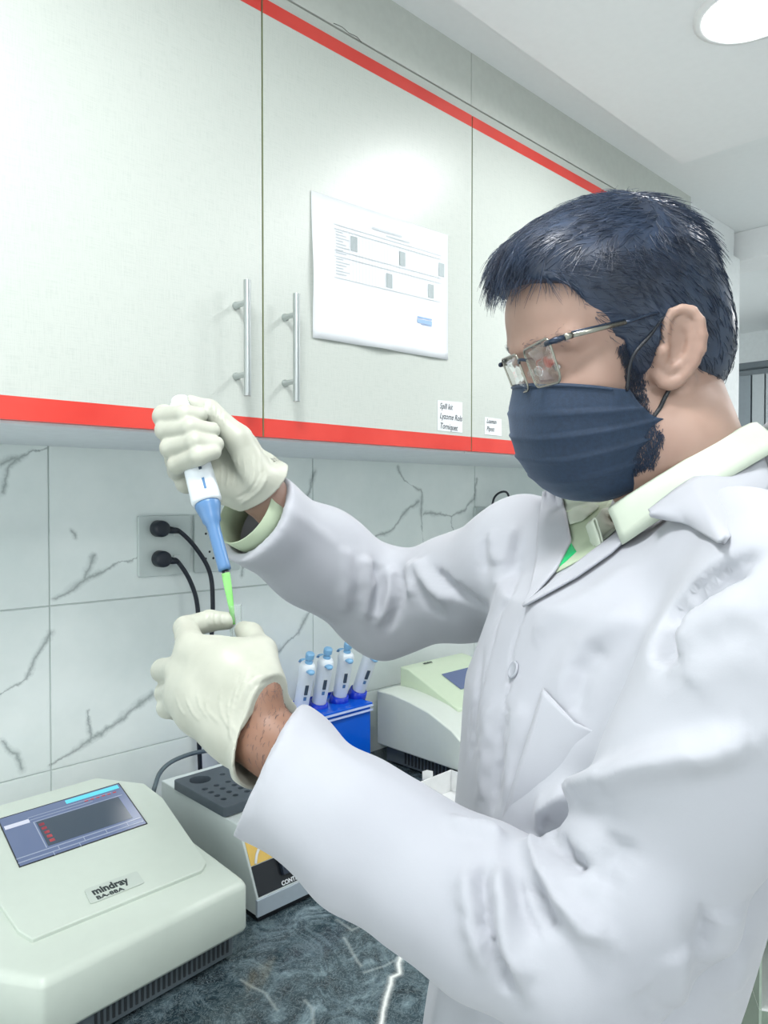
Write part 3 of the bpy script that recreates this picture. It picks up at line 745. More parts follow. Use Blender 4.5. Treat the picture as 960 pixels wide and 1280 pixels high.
def stand_pipette(dx, label):
    """local: axis +z, front -y"""
    t = thing('pipette', label, 'pipette', (0, 0, 0), 'pipettes in the blue stand')
    b = B(); L = .12
    prof = [(0, .013, .012), (.01, .0155, .014), (.05, .016, .0145), (.085, .0165, .0155), (.105, .0175, .018), (.115, .0155, .017), (.12, .011, .012)]
    n = 24; vs = []
    for z, rx, ry in prof:
        for k in range(n):
            a = 2 * math.pi * k / n; c, s = math.cos(a), math.sin(a)
            vs.append((rx * math.copysign(abs(c) ** .75, c), ry * math.copysign(abs(s) ** .75, s), z))
    fs = [(i*n+k, i*n+(k+1) % n, (i+1)*n+(k+1) % n, (i+1)*n+k) for i in range(len(prof)-1) for k in range(n)] + [tuple(range(n))[::-1], tuple(range((len(prof)-1)*n, len(prof)*n))]
    b.add(vs, fs); b.build('body', M_PIP, t, smooth=True)
    B().lathe([(.0085, 0), (.0085, .006), (.0055, .007), (.0055, .012), (.0092, .0125), (.0098, .015), (.0098, .024), (.0075, .0265)], (0, -.002, .118), (0, 0, 1), 24).build('plunger_button', M_PSKY, t, bevel=.0005, seg=2)
    b = B().tube(bez([(0, -.014, .106), (0, -.024, .110), (0, -.030, .107)], 8), [.0085, .0088, .0088, .0088, .0088, .008, .0075, .006, .0045][:9], 12, flat=.55); b.build('ejector_button', M_PSKY, t, smooth=True)
    b = B().tube(bez([(0, .012, .104), (0, .024, .112), (0, .034, .108), (0, .040, .100)], 9), .008, 12, flat=.35, up=(0, 1, 1)); b.build('finger_hook', M_PSKY, t, smooth=True)
    b = B().box((-.0035, -.0172, .050), (.0035, -.0125, .073)); b.build('volume_window', M_DIG, t)
    b = B().box((-.003, -.0160, .036), (.003, -.0125, .044)); b.build('tick_label', M_PB, t)
    B().lathe([(.0125, 0), (.0145, -.004), (.0125, -.016), (.006, -.03), (.005, -.06), (.0035, -.085)], (0, 0, .001), (0, 0, 1), 20).build('shaft', M_PB, t, smooth=True)
    return t
def copy_tree(o, parent=None):
    c = o.copy(); COL.objects.link(c)
    if parent is not None: c.parent = parent
    for ch in list(o.children): copy_tree(ch, c)
    return c
proto = stand_pipette(0, '')
labs = ['pipette in the blue stand, nearest the gloved wrist', 'second pipette in the blue stand from the gloved wrist', 'third pipette in the blue stand, tallest in the picture', 'last pipette in the blue stand, its top hidden behind the coat sleeve']
pps = [(392, 884, 1.275), (401, 878, 1.285), (427, 868, 1.295), (449, 858, 1.30)]
pps = [(375, 889, 1.29), (398, 882, 1.29), (424, 873, 1.29), (447, 866, 1.29)]
dirs = [(388, 814), (411, 805), (436, 799), (464, 818)]
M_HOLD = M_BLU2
for i, ((u, v, y), (u2, v2)) in enumerate(zip(pps, dirs)):
    o = proto if i == 0 else copy_tree(proto)
    p = onp(u, v, 1, y); o['label'] = labs[i]
    o.location = p; q = onp(u2, v2, 1, y - .045)
    up = nrm(q - p); f = nrm(np.array([-.35, -1, 0])); xax = nrm(np.cross(-f, up)); yax = np.cross(up, xax)
    R3 = Matrix([[xax[k], yax[k], up[k]] for k in range(3)]); o.rotation_euler = R3.to_euler()
    # blue cradle under each pipette
    B().lathe([(.021, -.022), (.0215, -.006), (.020, .008), (.0175, .010), (.017, -.004)], p, tuple(up), 20, cap=False).build('cradle', M_HOLD, ps, smooth=True, solid=.001)

# ================================================================ tray by the right analyser, acrylic rack at far right
p = onp(545, 985, 2, ZT + .03)
tr = thing('plastic_tray', 'clear white plastic tray in front of the right analyser', 'tray', (p[0], p[1], ZT))
x_, y_ = onp(530, 985, 2, ZT + .05)[:2]
b = B().box((x_ - .02, y_ - .09, ZT + .001), (x_ + .12, y_ + .03, ZT + .004)); b.build('tray_floor', M_WHITE, tr)
b = B(); b.box((x_ - .02, y_ + .027, ZT + .004), (x_ + .12, y_ + .03, ZT + .05)); b.box((x_ - .02, y_ - .09, ZT + .004), (x_ - .017, y_ + .027, ZT + .05))
b.box((x_ + .117, y_ - .09, ZT + .004), (x_ + .12, y_ + .027, ZT + .05)); b.box((x_ - .017, y_ - .09, ZT + .004), (x_ + .117, y_ - .087, ZT + .05)); b.build('tray_wall', M_WHITE, tr, bevel=.001)
p = onp(528, 968, 0, 1.16)
tag(B().prism([p + np.array(q) for q in ((0, 0, -.012), (.018, -.014, -.012), (.018, -.014, .006), (.008, -.006, .009), (0, 0, .006))], (.0005, .0008, 0)).build('paper_tag', M_WHITE), 'small white folded tag standing in the plastic tray', 'tag')
m = N('green_acrylic', rough=.15); m.set('base', lin((196, 216, 200))); m.set('trans', .3); M_GAC = m.m
p = at(950, 1132, 1.25); q = at(944, 1262, 1.25)
rk = thing('acrylic_shelf', 'pale green acrylic shelf with white edges at lower right, behind the coat', 'shelf', (p[0], p[1], 0))
zA, zB_ = p[2], q[2]
dX = nrm(Rv * .9 - F0 * .25); dY = nrm(np.cross(Zv, dX))
def rb(lo, hi, name, mat, bevel=0):
    M_ = Matrix.Identity(4)
    for k in range(3): M_[k][0] = dX[k]; M_[k][1] = dY[k]; M_[k][2] = Zv[k]; M_[k][3] = (p[0], p[1], 0)[k]
    B().box(lo, hi, M_).build(name, mat, rk, bevel=bevel)
rb((0, 0, zA - .004), (.4, .25, zA), 'shelf_board', M_WHITE, .001); rb((0, 0, zB_ - .004), (.4, .25, zB_), 'shelf_board', M_WHITE, .001)
rb((0, 0, 0), (.004, .25, zA - .004), 'side_panel', M_GAC); rb((.396, 0, 0), (.4, .25, zA - .004), 'side_panel', M_GAC); rb((.004, .246, 0), (.396, .25, zA - .004), 'rear_panel', M_GAC)
rb((.004, 0, zA - .03), (.396, .003, zA - .004), 'front_lip', M_GAC)
# ================================================================ SDF MODELLING
class Field:
    def __init__(s, xs, ys, zs, big=.03):
        s.X = [np.asarray(a, np.float32) for a in (xs, ys, zs)]
        s.big = big; s.d = np.full([len(a) for a in s.X], big, np.float32)
        s.T = None
    def sub(s, c, rad):
        sl = []
        for i in range(3):
            a = s.X[i]; lo = np.searchsorted(a, c[i] - rad[i]); hi = np.searchsorted(a, c[i] + rad[i])
            if hi - lo < 1: return None
            sl.append(slice(lo, hi))
        return tuple(sl)
    def pts(s, sl):
        return np.meshgrid(*[s.X[i][sl[i]] for i in range(3)], indexing='ij')
    def comb(s, sl, e, k, mode):
        d = s.d[sl]
        if mode == 'add':
            if k <= 0: r = np.minimum(d, e)
            else:
                h = np.maximum(k - np.abs(d - e), 0) / k; r = np.minimum(d, e) - h * h * k * .25
        elif mode == 'cut':
            e = -e
            if k <= 0: r = np.maximum(d, e)
            else:
                h = np.maximum(k - np.abs(d - e), 0) / k; r = np.maximum(d, e) + h * h * k * .25
        s.d[sl] = np.minimum(r, s.big) if mode == 'add' else r
    def cone(s, a, b, r1, r2, k=.01, mode='add', sq=None):
        a = np.asarray(a, float); b = np.asarray(b, float); R = max(r1, r2) + k + .012
        lo = np.minimum(a, b) - R; hi = np.maximum(a, b) + R
        sl = s.sub((lo + hi) / 2, (hi - lo) / 2)
        if sl is None: return
        x, y, z = s.pts(sl); ba = (b - a).astype(np.float32); L2 = float(ba @ ba) + 1e-12
        px, py, pz = x - np.float32(a[0]), y - np.float32(a[1]), z - np.float32(a[2])
        h = np.clip((px * ba[0] + py * ba[1] + pz * ba[2]) / L2, 0, 1)
        e = np.sqrt((px - h * ba[0])**2 + (py - h * ba[1])**2 + (pz - h * ba[2])**2) - (r1 + h * (r2 - r1))
        s.comb(sl, e, k, mode)
    def chain(s, P, R, k=.01, mode='add'):
        for i in range(len(P) - 1): s.cone(P[i], P[i+1], R[i], R[i+1], k, mode)
    def ell(s, c, r, M=None, k=.01, mode='add', keep=None):
        """ellipsoid; M: 3x3 columns = local axes"""
        c = np.asarray(c, float); M = np.eye(3) if M is None else M
        ext = np.sqrt(((M * np.asarray(r)[None, :])**2).sum(1)) + k + .012
        sl = s.sub(c, ext)
        if sl is None: return
        x, y, z = s.pts(sl); q = [(x - c[0]) * M[0, i] + (y - c[1]) * M[1, i] + (z - c[2]) * M[2, i] for i in range(3)]
        k0 = np.sqrt(sum((q[i] / r[i])**2 for i in range(3))); k1 = np.sqrt(sum((q[i] / r[i]**2)**2 for i in range(3))) + 1e-9
        e = k0 * (k0 - 1) / k1
        if keep is not None: e = np.maximum(e, keep(q))
        s.comb(sl, e.astype(np.float32), k, mode)
    def loft(s, keys, L, Nn, k=.02, p=2.3, mode='add'):
        """vertical column: keys (z, cx, cy, a, b), a along L, b along Nn"""
        K = np.array(keys, float); K = K[np.argsort(K[:, 0])]
        m_ = max(K[:, 3].max(), K[:, 4].max()) + k + .03
        lo = np.array([K[:, 1].min() - m_, K[:, 2].min() - m_, K[0, 0] - .03]); hi = np.array([K[:, 1].max() + m_, K[:, 2].max() + m_, K[-1, 0] + .03])
        sl = s.sub((lo + hi) / 2, (hi - lo) / 2); x, y, z = s.pts(sl)
        zz = s.X[2][sl[2]]; f = [np.interp(zz, K[:, 0], K[:, i])[None, None, :] for i in range(1, 5)]
        dx, dy = x - f[0], y - f[1]
        ql = np.abs(dx * L[0] + dy * L[1]) / f[2]; qn = np.abs(dx * Nn[0] + dy * Nn[1]) / f[3]
        k0 = (ql**p + qn**p)**(1 / p)
        g = np.sqrt((ql / f[2])**2 + (qn / f[3])**2) / np.maximum(k0, 1e-4)
        e = (k0 - 1) / np.maximum(g, 1e-3)
        e = np.where(k0 < .05, -np.minimum(f[2], f[3]), e)
        e = np.maximum(e, np.maximum(K[0, 0] - z, z - K[-1, 0]))
        s.comb(sl, e.astype(np.float32), k, mode)
    def mesh(s, smooth=1):
        D = s.d; X = s.X; S = D < 0
        nx, ny, nz = D.shape
        c = np.zeros((nx-1, ny-1, nz-1), np.int8)
        for i in (0, 1):
            for j in (0, 1):
                for k in (0, 1): c += S[i:nx-1+i, j:ny-1+j, k:nz-1+k]
        I, J, K = np.nonzero((c > 0) & (c < 8)); n = len(I)
        idx = np.full(c.shape, -1, np.int32); idx[I, J, K] = np.arange(n)
        corner = {}
        for a in (0, 1):
            for b in (0, 1):
                for e in (0, 1): corner[a, b, e] = D[I + a, J + b, K + e]
        acc = np.zeros((n, 3)); cnt = np.zeros(n)
        for (p, q) in [((a, b, 0), (a, b, 1)) for a in (0, 1) for b in (0, 1)] + [((a, 0, b), (a, 1, b)) for a in (0, 1) for b in (0, 1)] + [((0, a, b), (1, a, b)) for a in (0, 1) for b in (0, 1)]:
            u, v = corner[p], corner[q]; m_ = (u < 0) != (v < 0)
            t = np.where(m_, u / np.where(m_, u - v, 1), 0)
            for ax in range(3): acc[:, ax] += np.where(m_, p[ax] + t * (q[ax] - p[ax]), 0)
            cnt += m_
        acc /= cnt[:, None]
        V = np.empty((n, 3))
        for ax, ii in enumerate((I, J, K)):
            a = X[ax]; V[:, ax] = a[ii] + acc[:, ax] * (a[ii + 1] - a[ii])
        F = []
        def quads(m_, o1, o2, flip):
            i, j, k = np.nonzero(m_); return i, j, k
        # x edges
        m_ = S[:-1, 1:-1, 1:-1] != S[1:, 1:-1, 1:-1]; i, j, k = np.nonzero(m_); j += 1; k += 1
        q = np.stack([idx[i, j-1, k-1], idx[i, j, k-1], idx[i, j, k], idx[i, j-1, k]], 1); f = S[i, j, k]; q[~f] = q[~f][:, ::-1]; F.append(q)
        m_ = S[1:-1, :-1, 1:-1] != S[1:-1, 1:, 1:-1]; i, j, k = np.nonzero(m_); i += 1; k += 1
        q = np.stack([idx[i-1, j, k-1], idx[i-1, j, k], idx[i, j, k], idx[i, j, k-1]], 1); f = S[i, j, k]; q[~f] = q[~f][:, ::-1]; F.append(q)
        m_ = S[1:-1, 1:-1, :-1] != S[1:-1, 1:-1, 1:]; i, j, k = np.nonzero(m_); i += 1; j += 1
        q = np.stack([idx[i-1, j-1, k], idx[i, j-1, k], idx[i, j, k], idx[i-1, j, k]], 1); f = S[i, j, k]; q[~f] = q[~f][:, ::-1]; F.append(q)
        F = np.concatenate(F)
        for _ in range(smooth): V = lap(V, F, .5)
        return V, F
def lap(V, F, w=.5):
    acc = np.zeros_like(V); cnt = np.zeros(len(V))
    for a, b in ((0, 1), (1, 2), (2, 3), (3, 0)):
        for p, q in ((a, b), (b, a)):
            for ax in range(3): acc[:, ax] += np.bincount(F[:, p], V[F[:, q], ax], len(V))
            cnt += np.bincount(F[:, p], minlength=len(V))
    return V * (1 - w) + w * acc / np.maximum(cnt, 1)[:, None]
def vnormals(V, F):
    n = np.cross(V[F[:, 2]] - V[F[:, 0]], V[F[:, 3]] - V[F[:, 1]]); N_ = np.zeros_like(V)
    for c in range(4):
        for ax in range(3): N_[:, ax] += np.bincount(F[:, c], n[:, ax], len(V))
    return N_ / (np.linalg.norm(N_, axis=1)[:, None] + 1e-12)
def drop_small(V, F, frac=.02):
    """keep only the large connected pieces"""
    n = len(V); lab = np.arange(n)
    for _ in range(400):
        m_ = lab[F].min(1); new = lab.copy()
        for c in range(4): np.minimum.at(new, F[:, c], m_)
        new = new[new]
        if (new == lab).all(): break
        lab = new
    cnt = np.bincount(lab, minlength=n); keep = cnt[lab] > frac * n
    mp = -np.ones(n, int); mp[keep] = np.arange(keep.sum())
    F = F[keep[F[:, 0]]]
    return V[keep], mp[F]
def npmesh(name, V, F, mat, parent, smooth=True):
    me = bpy.data.meshes.new(name); me.vertices.add(len(V)); me.vertices.foreach_set('co', np.ascontiguousarray(V, np.float32).ravel())
    k = F.shape[1]
    me.loops.add(F.size); me.loops.foreach_set('vertex_index', np.ascontiguousarray(F, np.int32).ravel())
    me.polygons.add(len(F)); me.polygons.foreach_set('loop_start', np.arange(0, F.size, k, dtype=np.int32))
    me.polygons.foreach_set('use_smooth', np.full(len(F), smooth)); me.materials.append(mat)
    me.update(calc_edges=True); me.validate()
    return link(name, me, parent)
def ax(lo, hi, st): return np.arange(lo, hi + st, st)
def axm(*segs):
    out = []
    for lo, hi, st in segs:
        a = np.arange(lo, hi - st * .3, st); out.append(a)
    return np.concatenate(out + [[segs[-1][1]]])

# ================================================================ PERSON
# head frame ------------------------------------------------------
TH = math.radians(14); PH = math.radians(17); RO = math.radians(-7)
fw_h = -math.cos(TH) * Rv - math.sin(TH) * F0
lf_h = math.sin(TH) * Rv - math.cos(TH) * F0     # the man's left, toward the camera
HF = nrm(fw_h * math.cos(PH) - Zv * math.sin(PH)); U_ = np.cross(HF, lf_h)
HL = nrm(lf_h * math.cos(RO) + U_ * math.sin(RO)); HU = np.cross(HF, HL)
HM = np.stack([HF, HL, HU], 1)
HS = 0.98
ear0 = at(838, 445, .60)
H0 = ear0 - HL * .075 * HS
def hl(f, l, u): return H0 + HM @ (np.array([f, l, u]) * HS)
def tohead(P): return ((P - H0) @ HM) / HS
person = thing('person', 'man in a white lab coat, black face mask, glasses and gloves, pipetting at the counter', 'person', tuple(H0 * [1, 1, 0]))
# body frame
SHL = at(1000, 775, .47); SHR = at(655, 696, .83)
Lb = nrm((SHL - SHR) * [1, 1, 0]); Nb = nrm(np.cross(Zv, Lb)); Nb = Nb if Nb @ Rv < 0 else -Nb
EL, WL = at(716, 1195, .50), at(335, 925, .645)
ER, WR = at(470, 765, 1.0), at(329, 618, .858)
NB = at(868, 640, .675)
def skin_field():
    hx = sorted([H0[0] - .135, H0[0] + .135]); hy = [H0[1] - .135, H0[1] + .135]
    X = axm((.28, hx[0], .006), (hx[0], hx[1], .0024), (hx[1], .86, .006))
    Y = axm((-.02, hy[0], .006), (hy[0], hy[1], .0024), (hy[1], .88, .006))
    Z = axm((.80, 1.46, .006), (1.46, 1.80, .0024))
    f = Field(X, Y, Z)
    E = lambda c, r, k=.012, mode='add': f.ell(hl(*c), np.array(r) * HS, HM, k, mode)
    Cn = lambda a, b, r1, r2, k=.01, mode='add': f.cone(hl(*a), hl(*b), r1 * HS, r2 * HS, k, mode)
    E((-.006, 0, .045), (.091, .073, .086)); E((.045, 0, .052), (.048, .060, .055), .02)
    E((.042, 0, -.02), (.052, .058, .065), .02); E((.030, 0, -.064), (.052, .050, .040), .03)
    E((.066, 0, -.090), (.022, .024, .018), .02)
    for s_ in (-1, 1):
        E((.060, s_ * .040, -.010), (.024, .018, .018), .02)
        Cn((.088, s_ * .010, .032), (.072, s_ * .050, .034), .008, .007, .014)
        Cn((.020, s_ * .055, -.06), (.060, s_ * .030, -.09), .014, .014, .02)
        E((.094, s_ * .033, .015), (.017, .021, .013), .012, 'cut')
        # lids: a shell around the eyeball, slightly open
        E((.0725, s_ * .032, .017), (.0150, .0158, .0142), .005)
    E((.086, .034, .0135), (.007, .0125, .0036), .002, 'cut'); E((.086, -.034, .0135), (.007, .0125, .0036), .002, 'cut')
    # nose and lips
    Cn((.083, 0, .022), (.090, 0, -.010), .006, .007, .012); E((.090, 0, -.018), (.010, .011, .010), .010)
    for s_ in (-1, 1): E((.085, s_ * .012, -.025), (.009, .007, .007), .006)
    Cn((.083, -.018, -.056), (.083, .018, -.056), .006, .006, .008); Cn((.084, -.015, -.066), (.084, .015, -.066), .007, .007, .008)
    # neck
    f.chain([hl(-.026, 0, -.02), at(838, 560, .655), NB, NB + [0, 0, -.06] + Nb * .02], [.052, .050, .054, .05], .03)
    f.cone(hl(-.052, .0, -.02), at(862, 580, .68), .034, .036, .03)
    # shoulders, trunk
    zc = NB[2]
    f.chain([NB - [0, 0, .045], SHL - [0, 0, .02]], [.050, .034], .03); f.chain([NB - [0, 0, .045], SHR - [0, 0, .02]], [.050, .034], .03)
    tc = (SHL + SHR) / 2 + (NB - (SHL + SHR) / 2) * [.5, .5, 0]
    f.loft([(.80, *(rfz(.156, 0, .645)[:2]), .110, .075), (1.0, *(rfz(.166, 0, .648)[:2]), .110, .075), (1.2, *(rfz(.190, 0, .652)[:2]), .120, .080), (1.36, *(rfz(.212, 0, .66)[:2]), .13, .075), (1.41, *tc[:2], .09, .05)], Lb, Nb, .04)
    f.chain([SHL - [0, 0, .02], EL, WL], [.034, .036, .029], .02); f.chain([SHR - [0, 0, .02], ER, WR], [.038, .034, .0265], .03)
    # hands inside the gloves
    for P, R in LH_SKIN + RH_SKIN: f.chain(P, R, .006)
    # ear, helix traced on a plane turned out from the skull
    ep = hl(-.006, .081, 0); en = nrm(HL * .90 + HF * .38 + HU * .05)
    eu = lambda x, y, o=0.0: onplane(790 + x / 6.857, 370 + y / 6.857, ep, en) + en * o
    f.chain([eu(x, y, o) for x, y, o in ((300, 400, -.004), (285, 300, 0), (292, 210, .001), (340, 140, .001), (430, 108, .001), (515, 130, .001), (575, 215, .002), (595, 340, .003), (580, 460, .003), (530, 570, .002), (460, 665, .001), (390, 730, 0), (330, 755, -.001), (270, 740, -.002), (240, 690, -.004))],
            [.0034, .0036, .0036, .0038, .0040, .0042, .0042, .0042, .0042, .0042, .0046, .0052, .0054, .005, .005], .002)
    f.chain([eu(x, y, o) for x, y, o in ((430, 190, -.003), (490, 260, -.001), (510, 350, 0), (505, 440, 0), (465, 530, 0), (395, 600, 0), (330, 630, -.001))], [.0032, .0036, .0038, .0038, .0036, .0036, .0034], .003)
    f.chain([eu(x, y, -.006) for x, y in ((330, 240), (420, 220), (520, 330), (520, 480), (430, 600), (330, 700))], [.0055] * 6, .003)
    f.chain([eu(x, y, -.009) for x, y in ((350, 300), (420, 380), (400, 500), (330, 560))], [.0065] * 4, .003)
    f.cone(eu(265, 470, .001), eu(250, 560, -.001), .0055, .0045, .005); f.cone(eu(235, 430, -.010), eu(225, 640, -.012), .007, .008, .008)
    # pinna root
    f.cone(hl(-.018, .066, .022), hl(-.014, .066, -.022), .011, .010, .008)
    # far ear
    g_ = lambda a, o, u: hl(a, -o, u)
    f.chain([g_(.002, .078, .008), g_(.0, .082, .024), g_(-.012, .086, .030), g_(-.026, .090, .022), g_(-.028, .090, .0), g_(-.018, .084, -.020), g_(-.004, .077, -.030)], [.004] * 5 + [.005, .005], .003)
    f.chain([g_(-.010, .072, .018), g_(-.010, .072, -.016)], [.012, .010], .006)
    return f

# ---------------- hands: finger chains given by points on the picture and depth
def CH(pts): return [at(u, v, t) for u, v, t in pts]
# left hand (holds the tube)
LHc = {
 'back': [((WL, at(300, 900, .665), at(262, 862, .685)), (.031, .032, .030)),
          ((at(322, 880, .650), at(285, 838, .680), at(240, 812, .700)), (.026, .024, .0165)),
          ((at(305, 905, .655), at(255, 872, .690), at(228, 838, .702)), (.028, .024, .0155)),
          ((at(300, 915, .655), at(252, 882, .690), at(228, 862, .700)), (.026, .022, .0150)),
          ((at(305, 925, .655), at(255, 890, .690), at(226, 876, .700)), (.022, .018, .0130)),
          ((at(325, 868, .655), at(315, 826, .690), at(275, 815, .705)), (.024, .018, .0150))],
 'index': ((at(238, 806, .705), at(232, 785, .742), at(262, 776, .762), at(284, 776, .757)), (.0140, .0118, .0110, .0090)),
 'middle': ((at(222, 836, .705), at(204, 838, .735), at(222, 846, .775), at(262, 848, .768)), (.0130, .0115, .0105, .009)),
 'ring': ((at(222, 862, .702), at(208, 866, .730), at(226, 872, .765), at(262, 870, .755)), (.0125, .0110, .0100, .009)),
 'little': ((at(222, 878, .700), at(210, 884, .722), at(226, 890, .752), at(258, 886, .742)), (.0115, .0105, .0095, .0085)),
 'thumb': ((at(330, 850, .665), at(326, 815, .700), at(313, 794, .738), at(305, 788, .748)), (.0175, .0140, .0115, .0095))}
# right hand (holds the pipette)
RHc = {
 'back': [((WR, at(300, 595, .868), at(268, 560, .872)), (.030, .027, .022)),
          ((at(325, 600, .855), at(300, 560, .870), at(262, 530, .868)), (.026, .019, .0135)),
          ((at(322, 615, .855), at(290, 590, .872), at(256, 556, .872)), (.026, .020, .0135)),
          ((at(318, 622, .855), at(285, 606, .868), at(250, 590, .868)), (.022, .018, .0130)),
          ((at(310, 612, .850), at(270, 606, .862), at(244, 600, .862)), (.020, .0165, .0125)),
          ((at(214, 526, .850), at(218, 548, .853), at(223, 575, .853), at(232, 604, .850)), (.0118, .0122, .0125, .0118))],
 'index': ((at(250, 530, 0.872), at(205, 519, 0.85), at(204, 521, 0.82), at(231, 518, 0.8), at(250, 519, 0.806)), (0.0118, 0.0118, 0.0112, 0.0106, 0.0088)),
 'middle': ((at(250, 548, 0.874), at(208, 538, 0.85), at(207, 538, 0.815), at(238, 535, 0.792), at(265, 538, 0.8)), (0.0118, 0.0118, 0.0112, 0.0106, 0.0088)),
 'ring': ((at(250, 570, 0.874), at(214, 560, 0.848), at(213, 560, 0.808), at(244, 553, 0.785), at(270, 555, 0.793)), (0.0116, 0.0116, 0.0110, 0.0104, 0.0086)),
 'little': ((at(246, 594, 0.866), at(222, 588, 0.845), at(222, 581, 0.803), at(248, 570, 0.78), at(267, 565, 0.788)), (0.0111, 0.0111, 0.0105, 0.0100, 0.0083)),
 'thumb': ((at(325, 600, .832), at(298, 549, .826), at(262, 514, .828), at(226, 501, .830)), (.0200, .0150, .0118, .0098))}
def shrink(d, s_=.0042):
    out = []
    for k, v in d.items():
        for P, R in (v if isinstance(v, list) else [v]): out.append((list(P), [r - s_ for r in R]))
    return out
LH_SKIN = shrink(LHc); RH_SKIN = shrink(RHc)
m = N('skin', rough=.5, sss=.12); m.set('Subsurface Radius', (.012, .005, .003)); m.set('Subsurface Scale', 1.0)
geo = m.node('ShaderNodeNewGeometry'); nz = m.noise(geo.outputs['Position'], 120, 5); nb = m.noise(geo.outputs['Position'], 18, 3)
sk_ = m.mix(m.ramp(nb.outputs[0], [(.35, (0,0,0)), (.7, (1,1,1))]), lin((166, 138, 124)), lin((150, 121, 108)))
dn = m.node('ShaderNodeVectorMath', operation='DISTANCE'); m.l(geo.outputs['Position'], dn.inputs[0]); dn.inputs[1].default_value = tuple(map(float, WL))
m.l(m.mix(m.ramp(dn.outputs['Value'], [(.10, (1,1,1)), (.25, (0,0,0))]), sk_, lin((134, 100, 82))), m.b.inputs['Base Color'])   # browner skin towards the left wrist; m.bump(nz.outputs[0], .25, .0006)
M_SKIN = m.m
sf = skin_field(); V, F = sf.mesh(1); V, F = drop_small(V, F, .05)
body = npmesh('body', V, F, M_SKIN, person)
BODYV, BODYF = V, F

# ---------------- gloves
m = N('latex_glove', rough=.42, sss=.08); m.set('Subsurface Radius', (.01, .009, .007)); m.set('Subsurface Scale', .6)
geo = m.node('ShaderNodeNewGeometry'); nb = m.noise(geo.outputs['Position'], 25, 4)
m.l(m.ramp(nb.outputs[0], [(.3, lin((170, 173, 161))), (.7, lin((184, 187, 175)))]), m.b.inputs['Base Color']); m.bump(m.noise(geo.outputs['Position'], 260, 3).outputs[0], .15, .0004)
M_GLOVE = m.m
def glove(name, D, box, cuff, kk=.005):
    lo, hi = box; f = Field(ax(lo[0], hi[0], .0014), ax(lo[1], hi[1], .0014), ax(lo[2], hi[2], .0014), .02)
    for P, R in D['back']: f.chain(P, R, .012)
    for n_ in ('index', 'middle', 'ring', 'little'): 
        P, R = D[n_]; f.chain(P, R, .0034 if name == 'right_glove' else .003)
    P, R = D['thumb']; f.chain(P, R, .007)
    for a, b, r1, r2, k, mode in cuff: f.cone(a, b, r1, r2, k, mode)
    return f
def bbox(D, extra, pad):
    P = [p for v in D.values() for q in (v if isinstance(v, list) else [v]) for p in q[0]] + list(extra)
    P = np.array(P); return P.min(0) - pad, P.max(0) + pad
def displace_lines(V, F, lines, maxpix=7, passes=1):
    """cloth / rubber folds: each line = (pixel path used to find the spot on the surface, width m, height m)"""
    Nn = vnormals(V, F); u, v, t = proj(V); fr = np.einsum('ij,ij->i', Nn, V - C0) < 0
    ids = np.nonzero(fr)[0]; uu, vv, tt = u[ids], v[ids], t[ids]; D = np.zeros(len(V))
    for path, wd, h in lines:
        P = np.array(path, float)[:, :2]
        P = np.array(bez([np.array([*p, 0.]) for p in P], max(8, len(P) * 7)))[:, :2]
        pts = []
        for a, b in P:
            d2 = (uu - a)**2 + (vv - b)**2; q = np.nonzero(d2 < maxpix**2)[0]
            if len(q) == 0: continue
            pts.append(V[ids[q[np.argmin(tt[q] + .002 * np.sqrt(d2[q]))]]])
        if len(pts) < 2: continue
        pts = np.array(pts); lo, hi = pts.min(0) - 3 * wd, pts.max(0) + 3 * wd
        sel = np.nonzero(((V > lo) & (V < hi)).all(1))[0]; q = V[sel]; best = np.full(len(sel), 9.0); par = np.zeros(len(sel))
        m_ = len(pts) - 1
        for i in range(m_):
            ab = pts[i+1] - pts[i]; L = ab @ ab + 1e-12
            if L > .03**2: continue
            s_ = np.clip(((q - pts[i]) @ ab) / L, 0, 1); dd = np.linalg.norm(q - pts[i] - s_[:, None] * ab, axis=1)
            w_ = dd < best; best = np.where(w_, dd, best); par = np.where(w_, (i + s_) / m_, par)
        env = np.clip(np.minimum(par, 1 - par) * 5, 0, 1); env = .15 + .85 * env * env * (3 - 2 * env)
        D[sel] += h * np.exp(-(best / wd)**2) * env * (Nn[sel] @ Nn[sel].mean(0) > -9)
    return V + Nn * D[:, None]
cwl = nrm(EL - WL)
f = glove('left_glove', LHc, bbox(LHc, [WL + cwl * .03], .035), [
    (at(312, 900, .657), at(322, 910, .653), .034, .036, .006, 'add'), (at(322, 910, .653), at(336, 922, .648), .0370, .0450, .004, 'add'), (at(330, 925, .648), at(352, 944, .632), .0340, .0405, 0, 'cut')])
